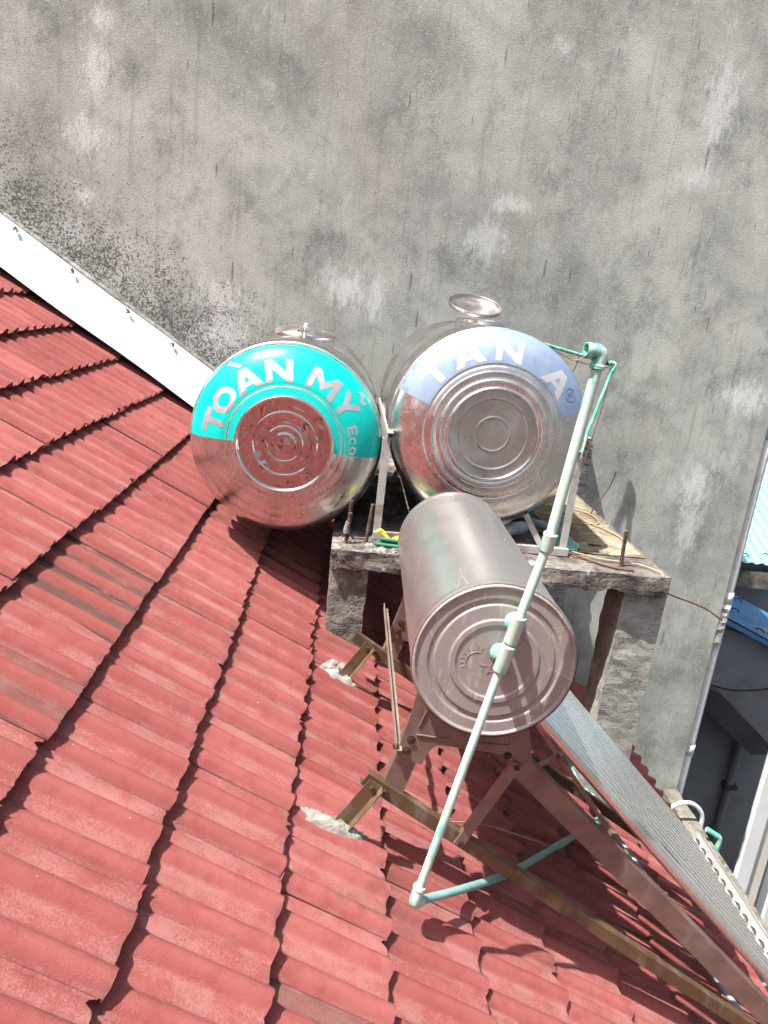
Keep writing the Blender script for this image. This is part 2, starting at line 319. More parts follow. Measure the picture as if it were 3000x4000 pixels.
steel('tube_glass', (.86, .85, .82), .17, None, .05, 0, 5, metal=.88)
steel('tail_steel', (.44, .435, .42), .45, None, .12, dirt=.2, metal=.7)
t_ = steel('frame_steel', (.235, .16, .135), .5, None, .2, dirt=.5, metal=.5)
steel('brace_steel', (.42, .35, .29), .42, None, .15, dirt=.4, metal=.6)
steel('rail_steel', (.135, .085, .048), .5, None, .2, dirt=.6, metal=.35)
simple('stand_paint', (.46, .45, .44), .5, .2, .12, 14, (.22, .12, .07), .65, 8, .2)
simple('sticker_teal', (.0, .60, .53), .28, 0, .04, 6, rvar=.05)
def pale_sticker():
    t = NT('sticker_pale'); co = t.co(); n1 = t.noise(co, 8, 5, .6)
    col = t.mix(t.ramp(n1, .3, .7), (.20, .275, .41), (.27, .35, .48))
    worn = t.ramp(t.noise(t.co(loc=(2, 0, 4)), 9, 6, .7), .60, .68); col = t.mix(t.math('MULTIPLY', worn, .7), col, (.15, .195, .28))
    M['sticker_pale'] = t.fin(col, t.ramp(n1, .3, .7, .40, .52), .12)
pale_sticker()
steel('letter_pale', (.52, .525, .53), .42, None, .05, metal=.3)
simple('letter_dark', (.17, .24, .36), .35)
simple('flashing_white', (.55, .635, .645), .42, 0, .05, 3, (.50, .50, .47), .35, 7, .05)
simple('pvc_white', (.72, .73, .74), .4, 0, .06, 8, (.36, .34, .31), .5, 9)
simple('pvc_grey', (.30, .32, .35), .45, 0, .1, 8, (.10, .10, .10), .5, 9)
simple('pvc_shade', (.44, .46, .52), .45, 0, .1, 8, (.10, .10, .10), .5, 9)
def ppr(name, faded):
    t = NT(name); co = t.co(); green = (.10, .44, .34); pale = (.50, .66, .57)
    n1 = t.noise(t.co(scale=(3, 3, .9)), 7, 5, .65, .4); f = t.ramp(n1, .50-.24*faded, .66-.2*faded)
    col = t.mix(f, green, pale); n2 = t.noise(t.co(loc=(5, 5, 5)), 40, 5, .7); col = t.mix(t.ramp(n2, .56, .68, 0, .6*faded), col, (.68, .74, .69))
    col = t.mix(t.ramp(t.noise(t.co(loc=(1, 8, 2)), 24, 5, .7), .60, .70, 0, .35), col, (.30, .33, .29))
    M[name] = t.fin(col, .5, 0., t.bump(n2, .12, .003))
ppr('ppr_faded', .95); ppr('ppr_fitting', .62); ppr('ppr_green', .1); ppr('ppr_branch', .35); simple('ppr_blue', (.20, .40, .375), .5, 0, .12, 9, (.42, .52, .50), .5, 11)
simple('rust', (.085, .046, .033), .9, .05, .4, 30, (.25, .21, .18), .5, 14, .8)
simple('rust_wire', (.13, .065, .042), .85, .05, .3, 20)
simple('bolt_rust', (.075, .035, .024), .7, .4, .4, 60)
simple('copper_cable', (.42, .29, .19), .6, 0, .2, 20)
simple('black_cable', (.02, .02, .022), .55)
simple('rubber_and_shade', (.025, .025, .027), .7)  # seals and collar; also the painted shade round the tail holes
simple('yellow_tape', (.75, .66, .03), .4)
simple('green_plastic', (.10, .30, .23), .35, 0, .3, 12)
simple('green_hose', (.015, .15, .085), .3, 0, .15, 9)
simple('underlay', (.05, .025, .022), .95)
simple('house_paint', (.42, .39, .35), .9, 0, .1, 2)
simple('grey_paint', (.24, .255, .275), .85, 0, .08, 1.5, (.15, .155, .16), .4, 2)
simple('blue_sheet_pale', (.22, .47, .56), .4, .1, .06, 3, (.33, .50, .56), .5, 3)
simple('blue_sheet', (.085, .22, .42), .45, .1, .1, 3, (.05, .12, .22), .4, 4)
simple('white_wall', (.74, .75, .76), .7, 0, .04, 2)
simple('cream_wall', (.66, .62, .55), .8, 0, .05, 2)
simple('dark_ledge', (.06, .062, .068), .9, 0, .2, 3)
simple('brown_prop', (.13, .075, .06), .7, .1, .3, 6)
simple('pier_board', (.36, .345, .33), .85, 0, .3, 16, (.12, .10, .09), .6, 9, .6, stretch=(1, 1, 5))
simple('ground_asphalt', (.06, .06, .058), .95, 0, .2, 3)
simple('timber', (.28, .22, .17), .85, 0, .3, 10)

# ------------------------------------------------------------------ ground
g = MB(); g.add([(-900, -900, -8), (900, -900, -8), (900, 900, -8), (-900, 900, -8)], [(0, 1, 2, 3)]); struct(g.build('ground', M['ground_asphalt']))

# ------------------------------------------------------------------ the neighbour's rendered wall
nb = MB(); nb.box((-9, WALL_Y, -8), (3.03, 15, 3.2)); nbo = nb.build('plaster_building', M['plaster'])
tag(nbo, 'tall grey neighbouring building with stained, streaked plaster wall filling the background', 'building')

# ------------------------------------------------------------------ the house under the red roof
house = thing('tiled_house', 'house under the red concrete tile roof that slopes down to the right', 'house', (0, 2, -8))
hw = MB(); hw.prism([(-4.2, -8), (2.0, -8), (2.0, -2.85), (-4.2, 1.0)], -6.4, 5.0); hw.build('house_wall', M['house_paint'], house)
deck = MB(); a, b, c, d = rp(-4.6, -6.6, -.075), rp(EAVE-.03, -6.6, -.075), rp(EAVE-.03, 5.1, -.075), rp(-4.6, 5.1, -.075)
e_, f_, g_, h_ = [q-NV*.03 for q in (a, b, c, d)]
deck.add([a, b, c, d, e_, f_, g_, h_], [(0, 1, 2, 3), (7, 6, 5, 4), (0, 4, 5, 1), (1, 5, 6, 2), (2, 6, 7, 3), (3, 7, 4, 0)])
roof = deck.build('roof', M['underlay'], house)
ROLLH = .030
def roll(y):
    """height of the tile section above its channel, y in metres from the tile's near edge"""
    t = (y/(TW/2)) % 1.0
    if t < .54: return ROLLH*max(0., math.sin(math.pi*(t/.54)**.92))**.72
    u = (t-.54)/.46; return .0040*math.sin(math.pi*u)
NSEG = 28; STEP = .034
def tile_mesh(seed, name, y0=0., y1=TW, nseg=NSEG):
    rnd = random.Random(seed); vs = []; fs = []; sm = []; val = []; lip = []
    ys = [y0+(y1+.008-y0)*i/nseg for i in range(nseg+1)]; chip = [rnd.uniform(-.003, .0025) for _ in ys]
    if seed % 3 == 0: k = rnd.randrange(2, nseg-2); chip[k] -= .016; chip[k+1] -= .010
    rowsS = ((-.40, -STEP*1.18), (-.05, -STEP*.15), (0., 0.))
    for (s, n) in rowsS:
        for i, y in enumerate(ys):
            ss = s+(chip[i] if s == 0. else 0); vs.append(DV*ss+YV*(y+.0015)+NV*(n+roll(y)-.018-(.004 if y > TW-.004 else 0)))
            val.append(1-min(1., roll(y)/ROLLH*1.6)); lip.append(1. if s == 0. else (0.55 if s == -.05 else 0.))
    n1 = nseg+1
    for j in range(2): fs += [(j*n1+i, (j+1)*n1+i, (j+1)*n1+i+1, j*n1+i+1) for i in range(nseg)]
    sm += [True]*(2*nseg); k = len(vs)
    for i, y in enumerate(ys): vs.append(DV*chip[i]+YV*(y+.0015)+NV*(roll(y)-.018)); val.append(.3); lip.append(1.)
    for i, y in enumerate(ys): vs.append(DV*(chip[i]-.006)+YV*(y+.0015)+NV*(roll(y)-.018-.024)); val.append(.3); lip.append(1.)
    fs += [(k+i, k+n1+i, k+n1+i+1, k+i+1) for i in range(nseg)]; sm += [True]*nseg
    me = bpy.data.meshes.new(name); me.from_pydata([tuple(v) for v in vs], [], fs); me.polygons.foreach_set('use_smooth', sm)
    for nm, dat in (('valley', val), ('lip', lip)): me.attributes.new(nm, 'FLOAT', 'POINT').data.foreach_set('value', dat)
    me.materials.append(M['tile']); me.update(); return me
TM = [tile_mesh(11+i, 'roof_tile') for i in range(9)]
rt = random.Random(3); far_v = []; shown = 0
def tile_at(row, col, mesh):
    s = S0+row*ROW; y = T0+col*TW
    o = bpy.data.objects.new('roof_tile', mesh); COL.objects.link(o); o.parent = roof
    o.location = rp(s+rt.uniform(-.007, .007), y, rt.uniform(-.0035, .0035))-BASE[house]
    o.color = ((.0, 1, 1, 1) if (row, col) in ((4, 0), (4, 1)) else (.45, 1, 1, 1) if rt.random() < .05 else (1, 1, 1, 1))
    o.rotation_euler = (rt.uniform(-.008, .008), rt.uniform(-.010, .010), rt.uniform(-.008, .008)); return o
camR = Matrix((r_, u_, fwd))
def in_view(p, m=.12):
    q = camR @ Vector(p)
    if q.z < .1: return False
    x, y = q.x/q.z*2867.6/3000, q.y/q.z*2867.6/4000
    return abs(x) < .5+m and abs(y) < .5+m
rest = []
for row in range(-9, 15):
    for col in range(-34, 13):
        s = S0+row*ROW; y = T0+col*TW
        if y+TW > 4.93: continue
        if any(in_view(rp(s-ds, y+dy, .0), .02) for ds in (0, .33) for dy in (0, TW)): tile_at(row, col, TM[rt.randrange(9)]); shown += 1
        else: rest.append((row, col))
print('tiles in view', shown, 'others', len(rest))
me = TM[0]; co_ = [v.co.copy() for v in me.vertices]; fc = [tuple(p.vertices) for p in me.polygons]; vv = [a.value for a in me.attributes['valley'].data]
V = MB(); VA = []
for row, col in rest:
    o = rp(S0+row*ROW, T0+col*TW, 0); V.add([o+c for c in co_], fc, True); VA += vv
ro = V.build('roof_tile_rest', M['tile'], roof, attr=('valley', VA)); ro['kind'] = 'stuff'
# cut tiles that fill the last strip under the flashing
NARROW = tile_mesh(40, 'roof_tile_cut', 0, 5.02-(T0+11*TW) if T0+12*TW > 4.93 else .1, 10)
last = max(c for c in range(0, 13) if T0+(c+1)*TW <= 4.93)
for row in range(-4, 15):
    w_ = 5.05-(T0+(last+1)*TW)
    if row == -4: NARROW = tile_mesh(40, 'roof_tile_cut', 0, w_, 12)
    tile_at(row, last+1, NARROW)
# box gutter beyond the eave
gt = MB(); gt.grid_box((2.90, -6.4, -4.05), (3.03, 5.11, -3.605), .09); gt.rough(.007, 9, 3); gt.build('gutter_parapet', M['gutter_concrete'], house)
gf = MB(); gf.grid_box((2.02, -6.4, -4.16), (2.897, 5.11, -3.86), .16); gf.rough(.01, 5, 6); gf.build('gutter_floor', M['gutter_concrete'], house)

# ------------------------------------------------------------------ white flashing along the wall
fl = thing('wall_flashing', 'white folded metal flashing along the joint of red roof and plaster wall', 'flashing', rp(0, 5.0, .05))
m = MB(); S1, S2 = -4.4, .9; nn = 44
prof = [(5.118, .262), (5.112, .246), (4.872, .052), (4.862, .026)]
vs = [rp(S1+(S2-S1)*i/nn, y, n+.004*math.sin(i*.7)+(.004*noise.noise(Vector((i*.9, 0, 0))) if k == 0 else 0)) for i in range(nn+1) for k, (y, n) in enumerate(prof)]
m.add(vs, [(i*4+k, (i+1)*4+k, (i+1)*4+k+1, i*4+k+1) for i in range(nn) for k in range(3)])
vs2 = [v-NV*.003-YV*.002 for v in vs]; m.add(vs2, [(i*4+k+1, (i+1)*4+k+1, (i+1)*4+k, i*4+k) for i in range(nn) for k in range(3)]); m.build('sheet', M['flashing_white'], fl)
sl = MB()
for i in range(160):
    s = -3.0+i*.026; sl.add([rp(s+dx, 5.119-dy, .262+n+.006*noise.noise(Vector((i*1.7, k*3, 0)))) for k, (dx, dy, n) in enumerate(((-.014, 0, -.012), (.014, 0, -.012), (.014, .011, -.008), (-.014, .011, -.008), (-.014, 0, .012), (.014, 0, .012)))], [(3, 2, 1, 0), (3, 2, 5, 4)])
sl.build('mortar_bead', M['mortar'], fl)
for s in (-1.95, -1.54, -1.13, -.78):
    w = MB()
    for k in range(5):
        w.tube(spline([rp(s, 5.07, .235), rp(s+random.uniform(-.02, .02), 5.05, .245+random.uniform(-.006, .010)), rp(s+random.uniform(-.022, .02), 5.04+random.uniform(-.012, .012), .233+random.uniform(-.015, .012))], 3), .003, 5)
    w.build('wire_tie', M['black_cable'], fl)

# ------------------------------------------------------------------ concrete platform
pf = thing('concrete_platform', 'rough dark concrete slab on square posts carrying the tanks beside the wall', 'platform', (.75, 4, -2.2))
sm_ = MB(); sm_.grid_box((0.0, 3.03, SLAB_Z-.088), (1.53, 5.11, SLAB_Z), .022)
def ragged(v):
    if v.z < SLAB_Z-.07 and v.y < 3.2: v.z += .022*noise.noise(Vector((v.x*9, 0, 1)))+.016*noise.noise(Vector((v.x*31, v.y*20, 4)))
    if v.y < 3.035: v.y += .012*noise.noise(Vector((v.x*6, v.z*14, 2)))
for v in sm_.v: ragged(v)
sm_.rough(.004, 24, 1); slab = sm_.build('slab', M['slab_concrete'], pf)
dp = MB(); vs = []; nx, ny = 14, 26
for j in range(ny+1):
    for i in range(nx+1):
        x = 1.12+.385*i/nx-.02*(0 if i else abs(noise.noise(Vector((0, j*.4, 1))))); y = 3.28+1.83*j/ny; x0 = x-(.12*max(0, noise.noise(Vector((j*.35, 0, 9)))) if i == 0 else 0); vs.append((x0, y, SLAB_Z+.0055+.002*noise.noise(Vector((x*20, y*20, 0)))))
dp.add(vs, [(j*(nx+1)+i, j*(nx+1)+i+1, (j+1)*(nx+1)+i+1, (j+1)*(nx+1)+i) for j in range(ny) for i in range(nx)], True); dp.build('damp_screed', M['damp_concrete'], pf)
for (x0, x1, y0, y1, zb, mt, lab) in ((0.004, .172, 3.06, 3.26, -1.62, 'post_concrete', None), (1.345, 1.548, 3.075, 3.28, -2.45, 'board_concrete', 'board-marked post at the right')):
    p_ = MB(); p_.grid_box((x0, y0, zb), (x1, y1, SLAB_Z-.082), .03); p_.rough(.006, 11, x0*7+2); po = p_.build('post', M[mt], pf)
    if lab: po['label'] = lab
# rebars
def rebar(x, y, z0, z1, dx=0, r=.0085, name='rebar', parent=pf, mat='rust'):
    n = int((z1-z0)/.005); q = MB(); q.tube([(x+dx*i/n, y+.004*math.sin(i*.12), z0+(z1-z0)*i/n) for i in range(n+1)], r, 9, True, lambda i: r*(1.16 if i % 3 == 0 else .93)); return q.build(name, M[mat], parent)
rebar(.060, 3.12, -1.06, -.905, .01); rebar(.066, 3.175, -1.06, -.865, .004); rebar(.150, 3.13, -1.06, -.858, .014); rebar(1.338, 3.14, -1.06, -.878, -.014)
q = MB(); q.tube(spline([(.059, 3.117, -1.0), (.060, 3.117, -.97), (.064, 3.118, -.948)], 6), .0125, 8, True); q.rough(.003, 60); q.build('mortar_crust', M['mortar'], pf)
rebar(.172, 4.62, -1.06, -.56, .01)
bw = MB(); bw.tube(spline([(1.47, 4.02, -1.05), (1.485, 4.03, -1.0), (1.54, 4.07, -.94), (1.585, 4.1, -.87), (1.60, 4.1, -.80)], 6), .0042, 7); bw.build('bent_rebar', M['rust'], pf)
# spilt plaster on the left end of the slab
pl = MB()
for k in range(46):
    x = random.uniform(.15, .31); y = 3.045+random.random()**1.6*.09; r = random.uniform(.006, .017)
    pl.lathe([(-.004, r), (r*.3, r*.85), (r*.62, r*.45), (r*.7, 0)], (x, y, SLAB_Z+.001), (random.uniform(-.3, .3), random.uniform(-.3, .3), 1), 7)
pl.rough(.004, 60, 2); pl.build('plaster_spill', M['mortar'], pf)
rb = MB()
for k in range(38):
    x = random.uniform(.02, .3); y = 3.06+random.random()*.2; r = random.uniform(.004, .013)
    rb.lathe([(-.003, r), (r*.4, r*.8), (r*.8, 0)], (x, y, SLAB_Z+.001), (random.uniform(-.6, .6), random.uniform(-.6, .6), 1), 6)
rb.rough(.004, 70, 5); rb.build('rubble', M['slab_concrete'], pf)
# brown prop behind the right post
q = MB(); q.bar((1.588, 3.72, -1.137), (1.60, 3.72, -2.75), .07, .062); tag(q.build('timber_prop', M['brown_prop'], None, Vector((1.6, 3.72, -2.6))), 'dark brown prop under the slab behind the board-marked post', 'prop')
for i, (x, r, mt) in enumerate(((1.11, .02, 'timber'), (1.155, .012, 'copper_cable'), (1.185, .016, 'pvc_grey'))):
    q = MB(); q.tube([(x, 4.3, -1.12), (x-.01, 4.28, -2.2)], r, 10); tag(q.build('hanging_pipe', M[mt], None, Vector((x, 4.3, -2.2))), ('thick brown pipe', 'thin tan pipe', 'dark grey pipe')[i]+' hanging under the slab behind the heater tank', 'pipe')

# pier against the wall, boards and blocks piled up
pr = thing('masonry_pier', 'narrow pier of rough stacked boards against the wall behind the right tank', 'pier', (1.66, 5.0, -2.5))
zz = -2.6; k = 0
while zz < -.86:
    hh = .052; x1 = 1.752+random.uniform(-.007, .007)
    q = MB(); q.grid_box((1.50, 4.985+random.uniform(0, .012), zz), (x1, 5.115, zz+hh-.004), .05); q.rough(.004, 20, k); q.build('board', M['pier_board'], pr); zz += hh; k += 1
for (x1, z0, z1) in ((1.735, -.862, -.835), (1.742, -.815, -.792), (1.73, -.772, -.752)):
    q = MB(); q.grid_box((1.50, 4.97, z0), (x1, 5.115, z1), .05); q.rough(.004, 20, k); q.build('board', M['timber'], pr); k += 1
q = MB(); q.bar((1.60, 5.02, -.86), (1.60, 5.02, -.755), .05, .06); q.build('packing_block', M['timber'], pr)

# ------------------------------------------------------------------ steel water tanks
def clip_poly(poly, a, b, c):
    out = []
    for i in range(len(poly)):
        p, q = poly[i], poly[(i+1) % len(poly)]; dp_, dq = a*p[0]+b*p[1]-c, a*q[0]+b*q[1]-c
        if dp_ <= 0: out.append(p)
        if (dp_ < 0 < dq) or (dq < 0 < dp_): t = dp_/(dp_-dq); out.append((p[0]+(q[0]-p[0])*t, p[1]+(q[1]-p[1])*t))
    return out
def arc_strip(cx, cy, rx, ry, w, a0, a1, n=26):
    out = []
    for i in range(n):
        t0, t1 = math.radians(a0+(a1-a0)*i/n), math.radians(a0+(a1-a0)*(i+1)/n)
        f = lambda t, k: (cx+math.cos(t)*(rx-k), cy+math.sin(t)*(ry-k))
        out.append([f(t0, 0), f(t1, 0), f(t1, w), f(t0, w)])
    return out
W_ = .24
GL = {'T': [[(0, 1-W_), (1, 1-W_), (1, 1), (0, 1)], [(.5-W_/2, 0), (.5+W_/2, 0), (.5+W_/2, 1-W_), (.5-W_/2, 1-W_)]],
 'O': arc_strip(.5, .5, .54, .5, .24, 0, 360, 36),
 'A': [[(-.02, 0), (.27, 0), (.5, .69), (.5, 1), (.34, 1)], [(1.02, 0), (.66, 1), (.5, 1), (.5, .69), (.73, 0)], [(.345, .2), (.655, .2), (.59, .40), (.41, .40)]],
 'N': [[(0, 0), (W_, 0), (W_, 1), (0, 1)], [(1-W_, 0), (1, 0), (1, 1), (1-W_, 1)], [(W_, 1), (W_, .58), (1-W_, 0), (1-W_, .42)]],
 'M': [[(0, 0), (.2, 0), (.2, 1), (0, 1)], [(.8, 0), (1, 0), (1, 1), (.8, 1)], [(.2, 1), (.2, .62), (.5, .16), (.5, .54)], [(.5, .54), (.5, .16), (.8, .62), (.8, 1)]],
 'Y': [[(.5-W_/2, 0), (.5+W_/2, 0), (.5+W_/2, .42), (.5-W_/2, .42)], [(.5-W_/2, .42), (.5, .42), (.5, .66), (.27, 1), (0, 1)], [(.5, .42), (.5+W_/2, .42), (1, 1), (.73, 1), (.5, .66)]],
 'E': [[(0, 0), (.26, 0), (.26, 1), (0, 1)], [(.26, 0), (1, 0), (1, .2), (.26, .2)], [(.26, .4), (.85, .4), (.85, .6), (.26, .6)], [(.26, .8), (1, .8), (1, 1), (.26, 1)]],
 'c': arc_strip(.5, .5, .52, .5, .22, 45, 315), 'o': arc_strip(.5, .5, .52, .5, .22, 0, 360),
 'ring': arc_strip(.5, .5, .5, .5, .075, 0, 360, 30),
 'R': [[(.34, .24), (.43, .24), (.43, .78), (.34, .78)], [(.43, .70), (.56, .70), (.56, .78), (.43, .78)], [(.43, .47), (.56, .47), (.56, .55), (.43, .55)], [(.50, .47), (.60, .24), (.69, .24), (.58, .47)]]+arc_strip(.56, .625, .13, .155, .08, -90, 90, 10),
 'grave': [[(0, .95), (.32, 1.), (1, .12), (.78, 0)]],
 'tilde': [[(0, .3), (.05, .62), (.22, .95), (.2, .55)], [(.2, .55), (.22, .95), (.48, .92), (.42, .5)], [(.42, .5), (.48, .92), (.75, .5), (.68, .1)], [(.68, .1), (.75, .5), (1, .75), (.95, .2)]],
 'hat': [[(0, 0), (.25, 0), (.5, .5), (.5, 1)], [(.5, 1), (.5, .5), (.75, 0), (1, 0)]]}
def dome(R, depth, rows):
    """forward bulge of a head at radius r; rows: turned grooves and steps"""
    def f(r):
        x = min(1., r/R); y = depth*(max(0., 1-x**2.7))**.55
        for r0, w, hgt in rows: y += hgt*math.exp(-((x-r0)/w)**2)
        return y
    return f
def on_head(C, f, r, phi, off=0.):
    d = .0006; sl_ = (f(r+d)-f(max(0, r-d)))/(2*d); nx = Vector((0, -1, 0))*1.0; nrad = -sl_; nl = math.sqrt(1+nrad*nrad)
    e = Vector((math.sin(phi), 0, math.cos(phi)))
    return C+e*r-YV*f(r)+(e*nrad-YV).normalized()*off
def letter(tank, head, C, R, f, polys, phi, dphi, r0, r1, mat, name='letter', off=.0016, tilt=0.):
    """polys in a unit box, bent round the axis; phi centre and dphi width in degrees"""
    mb = MB(); n = 12; u0, u1 = -.06, 1.06
    for poly in polys:
        for i in range(n):
            a0 = u0+(u1-u0)*i/n; a1 = u0+(u1-u0)*(i+1)/n
            pc = clip_poly(clip_poly(poly, -1, 0, -a0), 1, 0, a1)
            if len(pc) < 3: continue
            for j in range(6):
                b0 = u0+(u1-u0)*j/6; b1 = u0+(u1-u0)*(j+1)/6; pd = clip_poly(clip_poly(pc, 0, -1, -b0), 0, 1, b1)
                if len(pd) < 3: continue
                vs = []
                for (x, y) in pd:
                    yy = y+tilt*(x-.5); r = R*(r0+(r1-r0)*yy); ph = math.radians(phi+dphi*(x-.5)*(((r0+r1)/2)/(r/R))**.8); vs.append(on_head(C, f, r, ph, off))
                mb.add(vs, [list(range(len(vs)))[::-1]], True)
    return mb.build(name, M[mat], head)
def sticker(head, C, R, f, p0, p1, r0, r1, mat):
    mb = MB(); na, nr = 90, 16; vs = []
    for j in range(nr+1):
        for i in range(na+1): vs.append(on_head(C, f, R*(r0+(r1-r0)*j/nr), math.radians(p0+(p1-p0)*i/na), .0009))
    mb.add(vs, [(j*(na+1)+i, (j+1)*(na+1)+i, (j+1)*(na+1)+i+1, j*(na+1)+i+1) for j in range(nr) for i in range(na)], True); return mb.build('sticker', M[mat], head)
def head_mesh(C, R, f, rin, seg=128, n=70):
    mb = MB(); prof = [(-.012, R*1.0), (-.012, R*1.006), (0.0, R*1.006)]
    rs = [R*(1-(1-rin)*(i/n)**1.25) for i in range(n+1)]
    prof += [(f(r), r) for r in rs]; mb.lathe(prof, C, (0, -1, 0), seg); return mb
def body_mesh(C, R, length, ribs):
    mb = MB(); prof = []; n = 130
    for i in range(n+1):
        y = length*i/n; rr = R*.995
        for rb_ in ribs: rr += .0055*math.exp(-((y-rb_)/.011)**2)
        prof.append((y, rr))
    prof += [(length+.05, R*.93), (length+.10, R*.75), (length+.13, R*.45), (length+.14, 0)]; mb.lathe(prof, C+YV*.004, (0, 1, 0), 128); return mb

# left tank
tl = thing('water_tank', 'round steel water tank with turquoise lettered band, overhanging the red tiles', 'water tank', CL+Vector((0, .6, -RL)), 'steel water tanks on the platform')
fL = dome(RL, .15, [(.60, .010, -.0035), (.655, .010, .0015), (.535, .02, -.003)])
body_mesh(CL, RL, 1.16, [.10, .16, .30, .36, .82, .88, 1.02, 1.08]).build('body', M['tank_steel'], tl)
hl = head_mesh(CL, RL, fL, .49).build('head', M['head_steel_left'], tl)
fi = fL(RL*.49)
q = MB(); q.lathe([(fi-.008, RL*.50), (fi+.006, RL*.497), (fi+.009, RL*.485), (fi+.004, RL*.468), (fi-.010, RL*.462)], CL, (0, -1, 0), 96); q.build('chrome_ring', M['bright_ring'], hl)
q = MB(); pf_ = []
for i in range(61):
    r = .463*(1-i/60); y = fi-.010-.0035*(1-(r/.463)**2)
    for r0, w, hh in ((.325, .010, .0035), (.18, .009, .003), (.25, .03, -.0015), (0, .10, .005), (.1, .02, .002)): y += hh*math.exp(-((r-r0)/w)**2)
    pf_.append((y, RL*r))
q.lathe(pf_, CL, (0, -1, 0), 96); q.build('mirror_disc', M['mirror_disc'], hl)
sticker(hl, CL, RL, fL, -91, 95, .505, .995, 'sticker_teal')
for ch, ph, w in (('T', -77.5, 18.5), ('O', -58.5, 20.5), ('A', -34.5, 22.5), ('N', -8, 21.5), ('M', 28.5, 25), ('Y', 53, 20.5)):
    letter(tl, hl, CL, RL, fL, GL[ch], ph, w, .63, .845, 'letter_steel')
letter(tl, hl, CL, RL, fL, GL['grave'], -37.5, 8.5, .868, .955, 'letter_steel', 'letter_accent')
letter(tl, hl, CL, RL, fL, GL['tilde'], 54.5, 10, .868, .945, 'letter_steel', 'letter_accent')
for ch, ph, w in (('E', 73.5, 8.2), ('c', 82.3, 7.2), ('o', 90.3, 7.2)): letter(tl, hl, CL, RL, fL, GL[ch], ph, w, .655, .755 if ch == 'E' else .73, 'letter_steel')
def hatch(tank, C, R, y, x, r, openlid):
    top = C.z+math.sqrt(R*R-(x-C.x)**2)
    q = MB(); q.lathe([(-.03, r*1.10), (.004, r*1.08), (.008, r*1.02), (.028, r), (.032, r*.985), (.032, r*.95), (-.03, r*.94)], (x, y, top-.012), (0, 0, 1), 64); q.build('hatch_collar', M['tank_steel'], tank)
    if openlid: c, ax = Vector((x-.055, y-.02, top+.075)), Vector((.05, -.34, .94)).normalized()
    else: c, ax = Vector((x, y, top+.022)), Vector((.02, -.06, 1)).normalized()
    q = MB()
    if openlid: q.lathe([(-.010, 0), (-.008, r*.55), (-.006, r*.6), (-.006, r*.66), (.0, r*.90), (.004, r*.97), (.020, r*.99), (.022, r*.997), (.020, r*1.004), (.002, r*.985), (-.003, r*.9), (-.013, r*.3), (-.014, 0)], c, ax, 64)
    else: q.lathe([(-.026, r*1.03), (-.026, r*1.06), (-.006, r*1.06), (.002, r*1.0), (.018, r*.6), (.025, r*.2), (.026, 0)], c, ax, 64)
    lid = q.build('hatch_lid', M['dull_disc'], tank)
    kb = MB(); ku = c+ax*(.034 if not openlid else -.01)+(Vector((.05, .12, .02)) if openlid else Vector((0, 0, 0))); kb.lathe([(-.02, .013), (.002, .013), (.008, .010), (.009, 0)], ku, (0, 0, 1), 14); kb.build('lid_knob', M['pvc_white'], lid)
    if not openlid:
        cl = MB(); cl.box((x-.012, y-r*1.13, top+.005), (x+.012, y-r*1.04, top+.035)); cl.tube([(x, y-r*1.11, top-.01), (x, y-r*1.11, top+.045)], .0055, 8); cl.bar((x-.03, y-r*1.12, top+.03), (x+.03, y-r*1.12, top+.032), .02, .008); cl.build('lid_clamp', M['bright_ring'], lid)
hatch(tl, CL, RL, 3.92, -.235, .150, False)
# right tank
tr = thing('water_tank', 'round steel water tank with faded pale blue lettered band and open hatch lid', 'water tank', CR+Vector((0, .6, -RR)), 'steel water tanks on the platform')
fR = dome(RR, .15, [(.665, .012, -.004), (.60, .008, .004), (.52, .010, .003), (.55, .02, -.003), (.47, .015, -.006)])
body_mesh(CR, RR, 1.20, [.07, .13, .19, .25, .31, .80, .86, .92, .98, 1.04]).build('body', M['tank_steel'], tr)
hr = head_mesh(CR, RR, fR, .445).build('head', M['head_steel_right'], tr)
fi = fR(RR*.445)
q = MB(); q.lathe([(fi-.01, RR*.455), (fi+.004, RR*.452), (fi+.006, RR*.444), (fi+.002, RR*.434), (fi-.012, RR*.430)], CR, (0, -1, 0), 96); q.build('rim_ring', M['bright_ring'], hr)
q = MB(); pf_ = []
for i in range(61):
    r = .431*(1-i/60); y = fi-.012
    for r0, w, hh in ((.345, .007, .0035), (.167, .007, .0035)): y += hh*math.exp(-((r-r0)/w)**2)
    y += .003*(1 if r > .345 else 0); pf_.append((y, RR*r))
q.lathe(pf_, CR, (0, -1, 0), 96); q.build('centre_disc', M['dull_disc'], hr)
sticker(hr, CR, RR, fR, -71, 71, .685, .995, 'sticker_pale')
for ch, ph, w in (('T', -49.5, 21), ('A', -24.5, 22), ('N', 4.5, 19), ('A', 45, 21)): letter(tr, hr, CR, RR, fR, GL[ch], ph, w, .705, .905, 'letter_pale')
letter(tr, hr, CR, RR, fR, GL['hat'], -25.5, 7, .925, .96, 'letter_dark', 'letter_accent')
letter(tr, hr, CR, RR, fR, GL['ring'], 57.8, 9.2, .79, .905, 'letter_dark', 'registered_mark', .0026); letter(tr, hr, CR, RR, fR, GL['R'], 57.8, 9.2, .79, .905, 'letter_dark', 'registered_mark', .0026)
hatch(tr, CR, RR, 3.92, .672, .139, True)

